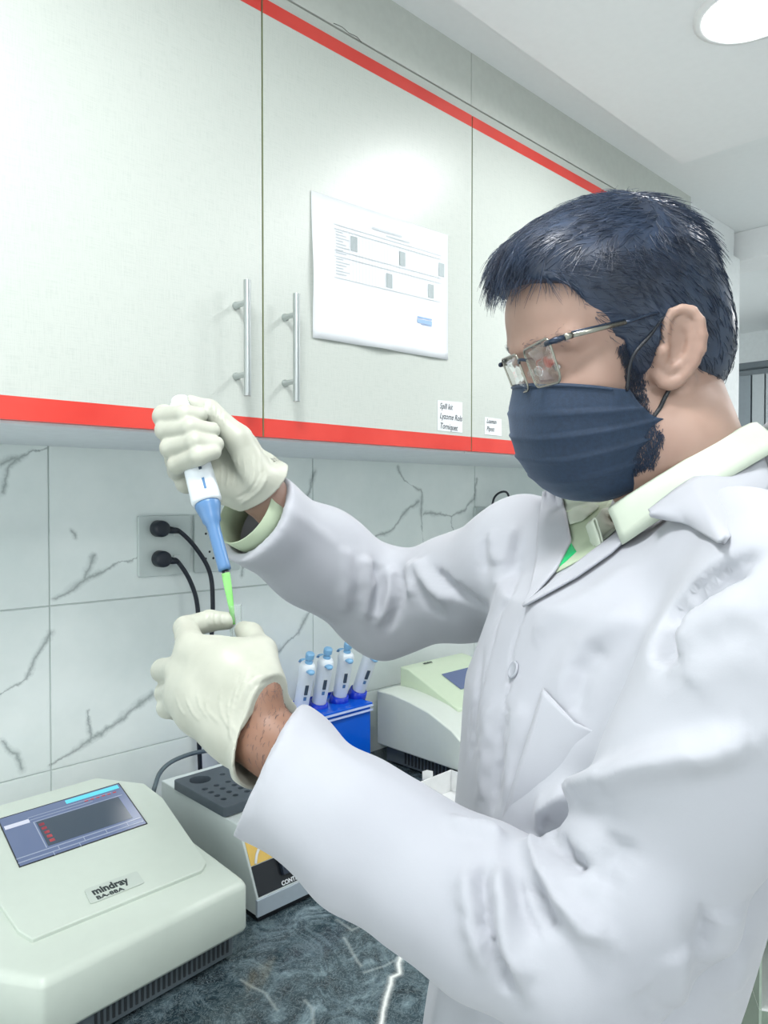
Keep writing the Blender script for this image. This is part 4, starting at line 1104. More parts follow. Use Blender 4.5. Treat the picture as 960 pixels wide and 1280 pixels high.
# open end: trim beyond the hem plane
def trim(f, p, n_):
    x, y, z = f.pts((slice(None),) * 3); f.d = np.maximum(f.d, ((x - p[0]) * n_[0] + (y - p[1]) * n_[1] + (z - p[2]) * n_[2]).astype(np.float32))
trim(f, at(331, 921, .645), nrm(cwl + .25 * Uv))
V, F = f.mesh(1); V, F = drop_small(V, F, .05)
LW = [([(262, 868), (258, 885), (275, 905)], .0018, .0008), ([(246, 862), (250, 882), (262, 902)], .0016, .0007), ([(232, 872), (240, 890), (250, 902)], .0014, .0007),
      ([(276, 860), (276, 888), (290, 915)], .0018, .0009), ([(286, 868), (286, 895), (300, 925)], .0016, .0008), ([(218, 866), (224, 884), (232, 896)], .0014, .0006),
      ([(300, 838), (296, 852), (290, 870)], .002, -.0007), ([(310, 832), (308, 845), (302, 858)], .0018, .0008), ([(322, 828), (322, 838), (316, 848)], .0016, .0008),
      ([(262, 764), (260, 774), (264, 782)], .0013, .0008), ([(270, 764), (268, 773), (271, 782)], .0013, .0008), ([(278, 765), (276, 773), (279, 781)], .0013, .0007),
      ([(218, 780), (214, 790), (212, 800)], .0014, .0007), ([(296, 852), (292, 880), (288, 905), (290, 930)], .0022, .0012), ([(345, 842), (320, 848), (302, 866), (295, 895)], .0030, .0016),
      ([(350, 850), (326, 854), (308, 874), (302, 910), (306, 938)], .002, -.0010)]
V = displace_lines(V, F, LW); lg = npmesh('glove', V, F, M_GLOVE, person); lg['label'] = 'left glove, knuckles to the camera, pinching the tube'
cwr = nrm(ER - WR)
f = glove('right_glove', RHc, bbox(RHc, [WR + cwr * .03], .035), [
    (at(322, 600, .858), at(332, 610, .857), .034, .0375, .006, 'add'), (at(328, 606, .857), at(350, 626, .87), .034, .037, 0, 'cut')])
trim(f, at(327, 606, .857), nrm(cwr * .6 + .9 * (at(345, 626, .87) - at(327, 606, .857)) / .03))
PA, PT = at(226, 505, .832), at(281, 712, .765)
pd = nrm(PT - PA)
f.cone(PA, PT, .0152, .0152, 0, 'cut')
V, F = f.mesh(1); V, F = drop_small(V, F, .05)
RW = [([(276 + 7 * k, 574 - 1.5 * k), (277 + 7 * k + .8 * (k % 3), 590), (276 + 6.5 * k, 612 - 1.0 * k)], .0013, .0008 if k % 2 else .0006) for k in range(8)]
RW += [([(258 + 6 * k, 500 + 3 * k), (256 + 6 * k, 508 + 4 * k), (257 + 6 * k, 516 + 4 * k)], .0013, .0007) for k in range(5)]
RW += [([(336, 590), (328, 608), (314, 622), (298, 632)], .002, .0012), ([(330, 584), (322, 600), (308, 616), (292, 624)], .0018, -.0008)]
V = displace_lines(V, F, RW); rg = npmesh('glove', V, F, M_GLOVE, person); rg['label'] = 'right glove, wrapped round the pipette with the thumb on top'

# ---------------- hand-held pipette
pp = thing('pipette', 'white and blue pipette in the right glove, green liquid in its tip', 'pipette', tuple(PA))
Ax = -pd; side = nrm(np.cross(Ax, Fv)); camd = np.cross(side, Ax); camd = camd if camd @ Fv < 0 else -camd
def PP(h): return PA + pd * h
hit = lambda u, v: np.dot(onplane(u, v, PA, camd) - PA, pd)
h_c = hit(263, 628); h_n = hit(269, 650); h_e = hit(282, 712)
b = B(); n = 28; prof = [(.0, .012), (.006, .0155), (.04, .0148), (h_c * .55, .0150), (h_c * .8, .0156), (h_c * .97, .0162), (h_c, .0150)]
b.lathe([(r, h) for h, r in prof], PA, pd, n); b.build('body', M_PIP, pp, smooth=True)
B().lathe([(.0132, h_c - .001), (.0138, h_c + .003), (.0122, h_c + .009), (.0100, h_n - .004), (.0098, h_n), (.0074, h_n + .004), (.0068, h_n + .012), (.0066, h_e - .004), (.0066, h_e), (.0045, h_e + .001)], PA, pd, 28).build('shaft', M_PB, pp, smooth=True)
B().lathe([(.0036, h_e), (.0034, h_e + .009)], PA, pd, 16).build('nozzle', M_BLACK, pp, smooth=True)
B().lathe([(.0085, -.007), (.0095, -.006), (.0095, -.001), (.006, .001)], PA, pd, 24).build('plunger_button', M_PIP, pp, smooth=True)
fc = camd; q = lambda h, s_, o: PP(h) + side * s_ + fc * o
hw = hit(258, 578); 
for nm, h0_, h1_, w0, mt in (('volume_window', hit(257, 573), hit(261, 591), .0016, M_DIG), ('scale_mark', hit(262, 602), hit(264, 616), .0013, M_PB)):
    so_ = .006 if side @ Rv > 0 else -.006
    B().prism([q(h0_, so_ - w0, .0141), q(h0_, so_ + w0, .0141), q(h1_, so_ + w0, .0146), q(h1_, so_ - w0, .0146)], fc * .0009).build(nm, mt, pp)
TIPE = at(292.5, 779, .752); h_t = h_e + .004; T0 = PP(h_t); td = nrm(TIPE - T0); LT = np.linalg.norm(TIPE - T0)
m = N('tip_green', rough=.1, ior=1.3); m.set('base', lin((170, 244, 150))); m.set('trans', .45); M_TIPP = m.m
m = N('green_liquid', rough=.1, ior=1.33); m.set('base', lin((110, 225, 60))); m.set('trans', .25); M_LIQ = m.m
B().lathe([(.0046, 0), (.0044, .006), (.0034, LT * .5), (.0021, LT * .85), (.0012, LT)], T0, td, 20).build('tip', M_TIPP, pp, smooth=True)
B().lathe([(.0031, LT * .35), (.0026, LT * .6), (.0016, LT * .9), (.0011, LT * 1.02)], T0, td, 14).build('liquid', M_LIQ, pp, smooth=True)
# ---------------- tube
m = N('clear_glass', rough=.03, ior=1.15); m.set('base', (.97, 1, .99)); m.set('trans', .92); M_GLASS = m.m
tb = thing('test_tube', 'clear test tube pinched in the left glove under the pipette tip', 'tube', tuple(at(294, 815, .752)))
B().lathe([(.0062, 0), (.0066, .001), (.0062, .002), (.0060, .05), (.0045, .056), (.001, .058), (.0006, .0575), (.0040, .0545), (.0052, .049), (.0054, .002), (.0058, 0)], at(294, 756, .757), nrm(-Uv + .03 * Rv), 28, cap=False).build('glass', M_GLASS, tb, smooth=True)
# ================================================================ COAT
m = N('coat_cotton', rough=.75, sheen=.15); geo = m.node('ShaderNodeNewGeometry')
m.l(m.ramp(m.noise(geo.outputs['Position'], 6, 3).outputs[0], [(.3, lin((163, 166, 174))), (.7, lin((171, 174, 181)))]), m.b.inputs['Base Color'])
m.bump(m.noise(geo.outputs['Position'], 900, 2).outputs[0], .12, .0003); M_COAT = m.m
st_ = .0038
f = Field(ax(.20, 1.02, st_), ax(-.20, .86, st_), ax(.52, 1.64, st_), .03)
TC = (SHL + SHR) / 2 * [1, 1, 0] + NB * [0, 0, 0]
TC = TC + Rv * .012
def key(z, r, t, a, b): p = r * Rv + t * F0; return (z, p[0], p[1], a, b)
f.loft([key(1.485, .274, .668, .055, .05), key(1.45, .262, .668, .125, .092), key(1.41, .240, .664, .175, .120), key(1.32, .203, .66, .178, .114), key(1.2, .184, .654, .164, .110),
        key(1.08, .160, .650, .152, .106), key(.95, .154, .647, .158, .116), key(.8, .155, .645, .184, .140), key(.54, .152, .645, .205, .160)], Lb, Nb, .04, 2.1)
f.chain([NB - [0, 0, .050], NB * .45 + SHL * .55 - [0, 0, .010], SHL], [.055, .054, .060], .035)
f.chain([NB - [0, 0, .050], (NB + SHR) / 2 - [0, 0, .024], SHR - [0, 0, .010]], [.055, .054, .056], .035)
lm, rm = at(340, 962, .640), at(318, 645, .868)
ft = f; f = Field(ft.X[0], ft.X[1], ft.X[2], .03)
f.chain([SHL, at(935, 870, .478), at(872, 975, .486), at(795, 1112, .490)], [.060, .060, .055, .053], .03)
f.chain([at(795, 1112, .490), at(722, 1188, .500)], [.053, .055], .02)
f.chain([at(722, 1188, .500), at(610, 1142, .532), at(450, 1038, .588), lm, lm + (lm - at(450, 1038, .588)) * .22], [.056, .0545, .0555, .0545, .0535], .02)
f.chain([SHR, at(580, 735, .92), at(485, 755, 1.0)], [.066, .062, .067], .03)
f.chain([at(485, 755, 1.0), at(402, 700, .945), rm, rm + (rm - at(402, 700, .945)) * .25], [.067, .060, .052, .051], .03)
def smin(a, b, k):
    h = np.maximum(k - np.abs(a - b), 0) / k; return np.minimum(a, b) - h * h * k * .25
kk_ = f.X[2][None, None, :]; far = np.sqrt((f.X[0][:, None, None] - SHL[0])**2 + (f.X[1][None, :, None] - SHL[1])**2 + (kk_ - SHL[2])**2); far2 = np.sqrt((f.X[0][:, None, None] - SHR[0])**2 + (f.X[1][None, :, None] - SHR[1])**2 + (kk_ - SHR[2])**2)
kv = .006 + .040 * np.clip(1 - np.minimum(far, far2) / .13, 0, 1)
ft.d = smin(ft.d, f.d, kv.astype(np.float32)); f = ft
f.cone(hl(-.03, 0, -.06), NB - [0, 0, .012], .066, .070, .008, 'cut')
# open cuffs
def local_cut(f, c, rad, p, n_):
    sl = f.sub(c, [rad] * 3); x, y, z = f.pts(sl)
    e = ((x - p[0]) * n_[0] + (y - p[1]) * n_[1] + (z - p[2]) * n_[2]).astype(np.float32)
    f.d[sl] = np.maximum(f.d[sl], e)
nl = nrm(-.90 * Rv + .44 * Uv + .10 * Fv); nr_ = nrm(rm - at(402, 700, .945))
pl_, pr_ = at(337, 959, .64), at(318, 645, .868)
local_cut(f, pl_ + nl * .075, .13, pl_, nl); local_cut(f, pr_ + nr_ * .07, .13, pr_, nr_)
f.cone(lm - nl * .05, lm + nl * .05, .045, .0535, .002, 'cut'); f.cone(rm - nr_ * .045, rm + nr_ * .05, .042, .0495, .002, 'cut')
V, F = f.mesh(2); V, F = drop_small(V, F, .05)
# --- large cloth movement, then the folds seen on the picture
Nn = vnormals(V, F)
def wob(V, sc, amp, seed):
    r = np.random.default_rng(seed); out = np.zeros(len(V))
    for _ in range(7):
        k = r.normal(size=3); k /= np.linalg.norm(k); out += np.sin(V @ k * sc * r.uniform(.6, 1.6) + r.uniform(0, 6.3))
    return out * amp / 7
V = V + Nn * (wob(V, 32, .006, 3) + wob(V, 75, .0025, 5))[:, None]
# skirt flutes
low = np.clip((1.25 - V[:, 2]) / .5, 0, 1); ang = np.arctan2(V[:, 1] - .33, V[:, 0] - .58); V = V + Nn * (low * .006 * np.sin(ang * 11 + 1.0))[:, None]
A_ = [ # wide soft folds
 ([(683,1050),(684,1012),(731,986),(790,962),(837,950),(900,936),(958,922)], 0.0086, 0.0149),
 ([(655,1048),(669,1066),(686,1100),(725,1150),(770,1184)], 0.0066, 0.0115),
 ([(621,1078),(626,1122),(635,1179),(660,1240)], 0.0070, 0.0108),
 ([(584,1080),(590,1140),(608,1215)], 0.0070, 0.0081),
 ([(556,1020),(584,1034),(612,1036),(622,1058)], 0.0062, 0.0081),
 ([(694,1046),(706,1068),(727,1088)], 0.0047, -0.0135),
 ([(668,1096),(680,1135),(692,1165)], 0.0047, -0.0108),
 ([(608,1076),(606,1122),(618,1190),(650,1255)], 0.0047, -0.0095),
 ([(640,1090),(652,1130),(672,1180)], 0.0039, -0.0068),
 ([(745,1118),(760,1080),(781,1044)], 0.0094, -0.0068),
 ([(826,840),(830,800),(849,757),(894,720),(958,688)], 0.0078, -0.0162),
 ([(838,815),(860,790),(894,770),(958,758)], .012, .007),
 ([(850,850),(880,835),(955,812)], .012, .004),
 ([(722,900),(723,860),(735,828),(760,806)], .008, -.004), ([(700,900),(706,850),(724,812),(760,780),(810,750)], .012, .004),
 ([(660,800),(690,770),(740,740),(800,700)], .012, .003),
 ([(628,880),(622,950),(617,1020)], .006, -.004), ([(612,870),(604,940),(598,1010)], .010, .004), ([(650,870),(640,930),(630,1010)], .010, .003),
 ([(595,800),(588,880),(584,960)], .006, -.003),
 # far sleeve
 ([(456,690),(458,715),(460,744),(454,785)], .009, .009), ([(470,700),(474,730),(468,770)], .007, -.006), ([(484,703),(488,730),(484,756),(469,788)], .008, .008),
 ([(498,712),(500,740),(490,770),(478,792)], .007, -.009), ([(510,699),(514,721),(513,748)], .008, .008), ([(523,697),(527,715),(545,738),(567,752)], .009, .010),
 ([(541,712),(557,730),(580,747),(602,762)], .006, -.009), ([(527,735),(540,758),(560,775)], .007, -.004), ([(614,660),(617,686),(624,706)], .008, .006), ([(605,668),(606,690),(600,715)], .007, -.005),
 ([(640,652),(636,680),(628,710),(612,735)], .008, .005), ([(652,660),(645,700),(628,740),(607,775)], .006, -.004),
 ([(430,680),(436,720),(430,770)], .009, .005), ([(345,625),(380,650),(430,690)], .008, .002),
 # forearm near
 ([(380,905),(430,945),(500,985),(560,1012)], .012, .0025), ([(350,905),(325,960),(305,1020)], .004, -.0015),
 # body at lower right
 ([(872,1150),(876,1185),(874,1240)], .010, -.006), ([(905,1130),(915,1180),(912,1250)], .014, .007), ([(850,1180),(852,1220),(846,1270)], .012, .005), ([(800,1240),(820,1260),(830,1275)], .01, -.004),
]
V = displace_lines(V, F, A_, maxpix=9)
V = lap(V, F, .35)
S_ = [ # sharp creases and seams
 ([(826,834),(829,798),(848,758),(893,722),(958,690)], .0030, -.0030), ([(684,1020),(694,1050),(708,1072)], .003, -.004),
 ([(657,757),(642,800),(630,880),(622,960),(617,1020)], .0022, -.0020), ([(541,708),(557,727),(580,744),(602,760)], .003, -.003), ([(628,742),(612,790),(598,850),(584,905),(572,960)], .0026, -.0014),
 ([(356,900),(336,950),(316,1000),(309,1022)], .0016, -.0008), ([(440,668),(452,720),(458,785)], .0025, .0015), ([(886,1130),(880,1155),(874,1190)], .004, -.004)]
V = displace_lines(V, F, S_, maxpix=8)
coat = npmesh('lab_coat', V, F, M_COAT, person); CV_, CF_ = V, F
coat['label'] = 'white cotton lab coat'
bvh = BVHTree.FromPolygons([tuple(p) for p in V.astype(float)], [tuple(q) for q in F.tolist()], all_triangles=False)
def hitc(u, v, dflt=None):
    d = ray(u, v); d = d / np.linalg.norm(d)
    loc, n_, i_, dist = bvh.ray_cast(Vector(C0), Vector(d), 4)
    if loc is None: return (None, None)
    return np.array(loc), np.array(n_)
def bil(c, a, b): return (1-a)*(1-b)*np.array(c[0], float) + a*(1-b)*np.array(c[1], float) + a*b*np.array(c[2], float) + (1-a)*b*np.array(c[3], float)
def edge(P, s_):
    P = [np.array(p, float) for p in P]; L = [0] + list(np.cumsum([np.linalg.norm(b - a) for a, b in zip(P[:-1], P[1:])])); x = s_ * L[-1]
    return np.array([np.interp(x, L, [p[0] for p in P]), np.interp(x, L, [p[1] for p in P])])
def patch(name, e0, e1, mat, parent, off=.003, thick=.0018, nu=24, nv=14, lift=None, tover=None, smooth=2):
    """cloth piece laid on the coat between two edge lines (pixel paths find the place on the surface; it then has its own thickness)"""
    G = np.zeros((nv, nu, 3)); T = np.zeros((nv, nu))
    for j in range(nv):
        for i in range(nu):
            a = i / (nu - 1); b_ = j / (nv - 1); p = edge(e0, a) * (1 - b_) + edge(e1, a) * b_
            if tover is not None: t = tover(a, b_)
            else:
                h, n_ = hitc(*p); t = np.nan if h is None else (h - C0) @ Fv
            T[j, i] = t; G[j, i, :2] = p
    if np.isnan(T).any():
        med = np.nanmedian(T)
        for _ in range(60):
            nn = np.isnan(T)
            if not nn.any(): break
            Tp = np.pad(T, 1, constant_values=np.nan); st = np.stack([Tp[:-2, 1:-1], Tp[2:, 1:-1], Tp[1:-1, :-2], Tp[1:-1, 2:]])
            with np.errstate(all='ignore'): mm = np.nanmean(st, 0)
            T = np.where(nn, mm, T)
    T = np.clip(T, np.nanmedian(T) - .12, np.nanmedian(T) + .12)
    for _ in range(smooth):
        Tp = np.pad(T, 1, mode='edge'); T = np.minimum(T, (Tp[:-2, 1:-1] + Tp[2:, 1:-1] + Tp[1:-1, :-2] + Tp[1:-1, 2:]) / 4 * .5 + T * .5)
    W = np.zeros((nv, nu, 3))
    for j in range(nv):
        for i in range(nu):
            t = T[j, i] - off - (0 if lift is None else lift(i / (nu - 1), j / (nv - 1))); W[j, i] = at(G[j, i, 0], G[j, i, 1], t)
    return B().grid(W).build(name, mat, parent, smooth=True, solid=thick, bevel=0)
# chest pocket, button, lapels, collar
M_COAT2 = M_COAT
S = [(u, v) for u in range(640, 770, 10) for v in range(850, 985, 10) if v - 850 < (790 - u) * .95]
hs_ = [(u, v, (hitc(u, v)[0] - C0) @ Fv) for u, v in S]; A = np.array([[1, u - 700, v - 900, (u - 700)**2, (v - 900)**2, (u - 700) * (v - 900)] for u, v, t in hs_], float)
qc = np.linalg.lstsq(A, np.array([t for _, _, t in hs_]), rcond=None)[0]
pe0, pe1 = [(678, 860), (700, 884), (718, 903), (740, 913), (768, 920)], [(622, 1040), (645, 1052), (680, 1044), (722, 1002), (767, 928)]
def pk(a, b_):
    u, v = edge(pe0, a) * (1 - b_) + edge(pe1, a) * b_; return float(np.dot(qc, [1, u - 700, v - 900, (u - 700)**2, (v - 900)**2, (u - 700) * (v - 900)]))
patch('pocket', pe0, pe1, M_COAT, coat, .0045, .0016, 22, 22, tover=pk, smooth=1)
h, n_ = hitc(643, 838)
M_BTN = plain('button_pearl', (160, 164, 172), .25)
bo = B().lathe([(.0068, 0), (.0074, .0008), (.0074, .0018), (.0060, .0024), (.0052, .0018), (.001, .0017)], h + n_ * .0002, n_, 24).build('button', M_BTN, coat, smooth=True)
d_ = nrm(-Fv * .7 - Rv * .5); sx_ = nrm(np.cross(d_, Uv))
for a, b_ in ((-1, -1), (1, -1), (1, 1), (-1, 1)):
    B().lathe([(.0008, 0), (.0008, .0003)], h + d_ * .0018 + sx_ * a * .0014 + Uv * b_ * .0014, d_, 8).build('thread_hole', M_GREY, bo) if False else None
# ================================================================ SHIRT
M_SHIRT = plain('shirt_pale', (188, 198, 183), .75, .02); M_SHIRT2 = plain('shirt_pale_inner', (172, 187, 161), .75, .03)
M_GRN = plain('green_cloth', (16, 178, 106), .8)
# collar band: a tilted ring round the neck, higher at the back, with a folded outer leaf
cf, cb = at(752, 640, .635), at(912, 549, .690)          # front and back of the ring
cc_ = (cf + cb) / 2; a1 = nrm(cb - cf); a2 = nrm(Lb + .0 * Zv); a2 = nrm(a2 - (a2 @ a1) * a1 + .42 * Zv); a3 = np.cross(a1, a2); a3 = a3 if a3 @ Zv > 0 else -a3
rf = np.linalg.norm(cb - cf) / 2 ; rs = .066
def ringp(q, dr, dz): return cc_ + a1 * (-math.cos(q)) * (rf + dr) + a2 * math.sin(q) * (rs + dr) + a3 * dz
G = []
for h_, dr in ((-.030, .010), (-.015, .004), (-.003, .0), (.0, .001), (-.002, .0045), (-.012, .007), (-.022, .0105), (-.031, .013)):
    row = []
    for i in range(73):
        q = -math.pi + .18 + (2 * math.pi - .36) * i / 72 ; q += math.pi      # gap at the front
        qq = 2 * math.pi * 0
        q = .16 + (2 * math.pi - .32) * i / 72
        tipd = 1.0 + .06 * math.exp(-((q - .16) / .30)**2) + .06 * math.exp(-((2 * math.pi - .16 - q) / .30)**2)
        row.append(ringp(q, dr, h_ * tipd))
    G.append(row)
G0_ = G
shirt = B().grid(G).build('shirt', M_SHIRT, person, smooth=True, solid=.0012)
shirt['label'] = 'pale green-white shirt collar showing in the coat opening'
patch('shirt_front', [(706, 640), (712, 676), (694, 712)], [(765, 625), (745, 690), (696, 716)], M_SHIRT2, shirt, .0015, .001, 12, 10)
patch('collar_leaf', [(741, 652), (752, 636), (775, 630)], [(741, 682), (757, 672), (786, 645)], M_SHIRT, shirt, .0075, .0012, 12, 8)
patch('collar_leaf', [(700, 622), (722, 618), (748, 624)], [(712, 655), (728, 650), (748, 634)], M_SHIRT, shirt, .0070, .0012, 14, 10, lift=lambda a, b_: .0018 * math.sin(a * 14) * math.sin(b_ * 9))
patch('undershirt', [(711, 674), (703, 695), (692, 714)], [(721, 690), (708, 702), (692, 715)], M_GRN, shirt, .0035, .0008, 10, 6)
# shirt cuff in the far sleeve
ca = nrm(rm - at(402, 700, .945)); cq = rm + ca * .012
B().tube([cq - ca * .03, cq - ca * .012, cq + ca * .004], [.0425, .0435, .044], 36, cap=False).build('shirt_cuff', M_SHIRT2, shirt, smooth=True, solid=-.0012)

# ================================================================ COAT LAPELS AND COLLAR
def hb(p): return p
# near front edge with lapel
patch('lapel', [(846, 615), (812, 640), (770, 668), (720, 706), (684, 734), (655, 757)], [(826, 642), (800, 660), (765, 692), (722, 722), (686, 742), (655, 759)], M_COAT, coat, .0075, .002, 40, 8)
patch('lapel', [(678, 614), (673, 660), (671, 700), (664, 738), (656, 757)], [(701, 611), (709, 645), (715, 677), (697, 712), (657, 758)], M_COAT, coat, .0065, .002, 30, 10)
# collar leaf: from behind the neck over the near shoulder, falling to its point
ct0 = [(938, 549), (930, 553), (919, 566), (884, 588), (846, 613), (812, 640)]; ct1 = [(944, 549), (958, 590), (962, 608), (905, 682), (866, 656), (815, 643)]
t0 = [.640, .625, .605, .588, .585, .590]; t1 = [.635, .590, .555, .452, .530, .574]
patch('collar', ct0, ct1, M_COAT, coat, .0, .0024, 44, 14, tover=lambda a, b_: (np.interp(a * 5, range(6), t0) * (1 - b_) + np.interp(a * 5, range(6), t1) * b_) - .010 * math.sin(math.pi * b_), smooth=1)
patch('collar', [(934, 551), (950, 556), (990, 580), (1030, 600)], [(938, 549), (962, 553), (1000, 570), (1040, 590)], M_COAT, coat, .0, .0024, 16, 6, tover=lambda a, b_: .668 + .01 * a) if False else None

G = []
for dz, dr in ((-.020, .008), (-.010, .010), (-.006, .013), (-.012, .018), (-.030, .026), (-.050, .036)):
    G.append([ringp(math.radians(q), dr, dz * (1.0 if q < 250 else 1)) for q in np.linspace(132, 305, 40)])
B().grid(G).build('collar', M_COAT, coat, smooth=True, solid=.0024)

# ================================================================ MASK
m = N('mask_black', rough=.7, sheen=.18); geo = m.node('ShaderNodeNewGeometry')
m.l(m.ramp(m.noise(geo.outputs['Position'], 300, 3).outputs[0], [(.3, lin((18, 38, 60))), (.7, lin((25, 47, 72)))]), m.b.inputs['Base Color']); m.bump(m.noise(geo.outputs['Position'], 700, 2).outputs[0], .3, .0004)
m.set('Sheen Tint', (.6, .75, 1.0)); M_MASK = m.m
G = []; nr, nc = 46, 61
Ar = [(0, .097), (.06, .0995), (.18, .1065), (.35, .1105), (.55, .1100), (.72, .1035), (.86, .0930), (.95, .082), (1, .066)]
for j in range(nr):
    r = j / (nr - 1); row = []
    A_f = np.interp(r, [a for a, _ in Ar], [b for _, b in Ar])
    for i in range(nc):
        x = -1 + 2 * i / (nc - 1); QM = math.radians(76 + 12 * min(1, r * 2)); q = x * QM; sd = abs(x)
        Bs = .0738 + .002 * math.sin(math.pi * r) - .010 * max(0, r - .6) * 2
        fl = 1 - .10 * sd * sd
        f_ = .012 + (A_f - .012) * math.cos(q) ** .78 - .016 * sd ** 4 * min(1, max(0, r - .35) * 3); l_ = Bs * math.copysign(abs(math.sin(q)) ** .82, q)
        uc = .0045 - .119 * r ** 1.02; us = -.018 - .070 * r
        s2 = sd ** 2.2; u_ = uc * (1 - s2) + us * s2
        # pleats that open at the front and gather at the sides
        pl_h = 0
        for pc_, amp in ((.20, .0022), (.38, .0026), (.56, .0028), (.74, .0024)):
            dd = (r - pc_ - .03 * sd) ; pl_h += amp * (1 / (1 + math.exp(-dd * 260))) * math.exp(-max(0, dd) * 26) * (.35 + .65 * min(1, sd * 2.2))
        pl_h += .0012 * math.sin(x * 23 + r * 9) * max(0, sd - .62) * 2.2
        d_ = nrm(np.array([f_ - .02, l_ * .8, 0])); row.append(hl(f_ + d_[0] * pl_h * 1.4, l_ + d_[1] * pl_h * 1.4, u_))
    G.append(row)
mask = B().grid(G).build('face_mask', M_MASK, person, smooth=True, solid=.0012)
mask['label'] = 'pleated black disposable face mask'
B().tube([G[1][i] + (np.array(G[1][i]) - hl(.02, 0, -.03)) * .004 for i in range(4, nc - 4)], .0011, 8).build('nose_wire_hem', M_MASK, mask, smooth=True)
sideP = lambda u, v, l: onplane(u, v, hl(0, l, 0), HL)
q0, q1 = np.array(G[1][-2]), np.array(G[-2][-2])
B().tube(bez([q0, sideP(790, 448, .0745), sideP(812, 420, .076), sideP(830, 396, .078), sideP(842, 388, .074)], 30), .0014, 8).build('ear_loop', M_BLACK, mask, smooth=True)
B().tube(bez([np.array(G[int(nr*.8)][-2]), sideP(815, 532, .0735), sideP(826, 508, .074), sideP(836, 488, .074), sideP(846, 478, .070)], 30), .0018, 8).build('ear_loop', M_BLACK, mask, smooth=True)
q0, q1 = np.array(G[1][1]), np.array(G[-2][1])
B().tube(bez([q0, hl(.012, -.072, .005), hl(-.004, -.078, .022)], 20), .0014, 8).build('ear_loop', M_BLACK, mask, smooth=True)
B().tube(bez([np.array(G[int(nr*.8)][1]), hl(.008, -.070, -.045), hl(-.006, -.076, -.028)], 20), .0014, 8).build('ear_loop', M_BLACK, mask, smooth=True)

# ================================================================ GLASSES
TG, PG, RG = map(math.radians, (7.0, 22.3, -2.6))
gf = nrm((-math.cos(TG) * Rv - math.sin(TG) * F0) * math.cos(PG) - Zv * math.sin(PG)); gl0 = nrm(math.sin(TG) * Rv - math.cos(TG) * F0); gu0 = np.cross(gf, gl0)
GL = nrm(gl0 * math.cos(RG) + gu0 * math.sin(RG)); GU = np.cross(gf, GL); g0 = at(656.5, 464, .620)
def gp(f, l, u): return g0 + gf * f + GL * l + GU * u
m = N('frame_metal', rough=.25, metal=.85); m.set('base', lin((150, 150, 140))); M_FR = m.m
m = N('frame_dark', rough=.25, metal=.4); m.set('base', lin((40, 52, 70))); M_FRD = m.m
m = N('lens_glass', rough=.02, ior=1.01, coat=1.0); m.set('base', (.98, .99, 1)); m.set('trans', 1.0); m.set('spec', .8); M_LENS = m.m
gt = link('glasses', None, person); gt.empty_display_size = .01
gt['label'] = 'thin rectangular metal-rimmed glasses'
def lens_outline(s_, w_, h_, n=8):
    P = rounded([(-w_, -h_ * .94), (w_ * .90, -h_), (w_, h_), (-w_, h_ * .92)], [.007, .009, .006, .005], n)
    out = []
    for x, y in P:
        l = s_ * (.034 + x); out.append(gp(-.0035 * ((l / .06) ** 2) - .001, l, y))
    return out
for s_ in (1, -1):
    O_ = lens_outline(s_, .0250, .0175)
    B().tube(O_, .00095, 8, closed=True, up=gf).build('rim', M_FR, gt, smooth=True)
    Li = lens_outline(s_, .0244, .0169); c_ = sum(Li) / len(Li) + gf * .0006; b = B(); n = len(Li)
    b.add(Li + [c_ ], [(i, (i + 1) % n, n) for i in range(n)]); b.build('lens', M_LENS, gt, smooth=True, solid=.0006)
    B().tube([gp(-.001, s_ * .0585, .0135), gp(-.004, s_ * .066, .0135), gp(-.012, s_ * .0700, .0128)], [.0016, .0019, .0018], 10, flat=1.2).build('end_piece', M_FRD, gt, smooth=True)
    te = (sideP(829, 392, .0755) if s_ > 0 else gp(-.108, -.078, .012))
    h0_ = gp(-.012, s_ * .0700, .0128); te = te; ht_ = gp(-.014, s_ * .0702, .0130)
    k_ = .06
    tm1 = h0_ * .72 + te * .28 ; 
    B().tube([h0_, h0_ * .93 + te * .07], [.0026, .0024], 10).build('hinge', M_FR, gt, smooth=True)
    B().tube([h0_ * .93 + te * .07, h0_ * .4 + te * .6], [.0019, .0017], 10).build('temple', M_FR, gt, smooth=True)
    te2 = te + (HF * -.018 - HU * .024 - HL * s_ * .010) * HS
    B().tube(bez([h0_ * .4 + te * .6, te, te2], 14), .0014, 10).build('temple_tip', M_FRD, gt, smooth=True)
    off = GU * .0022
    B().tube([h0_ * .92 + te * .08 + off, h0_ * .4 + te * .6 + off], .0010, 8).build('temple_inlay', M_FRD, gt, smooth=True)
    B().lathe([(.0042, 0), (.0036, .0012)], gp(-.008, s_ * .0085, -.004), nrm(GL * -s_ + gf * .3), 12).build('nose_pad', M_GLASS, gt, smooth=True)
B().tube(bez([gp(-.001, .0095, .008), gp(.0012, 0, .0105), gp(-.001, -.0095, .008)], 12), .0014, 8).build('bridge', M_FRD, gt, smooth=True)

# eyes
m = N('eye_white', rough=.15); m.set('base', lin((210, 206, 204))); M_EYE = m.m; M_IRIS = plain('iris_brown', (50, 34, 28), .15)
for s_ in (1, -1):
    c_ = hl(.0722, s_ * .032, .017); b = B(); r_ = .0125 * HS
    gz = nrm(HF - .35 * HU)
    b.lathe([(max(.0002, r_ * math.sin(a)), -r_ * math.cos(a)) for a in np.linspace(0.02, math.pi - .02, 14)], c_, gz, 20)
    e_ = b.build('eyeball', M_EYE, body, smooth=True)
    b = B(); b.lathe([(max(.0002, (r_ + .0002) * math.sin(a)), (r_ + .0002) * math.cos(a)) for a in np.linspace(.02, .48, 5)], c_, gz, 18, cap=False); b.build('iris', M_IRIS, body, smooth=True)

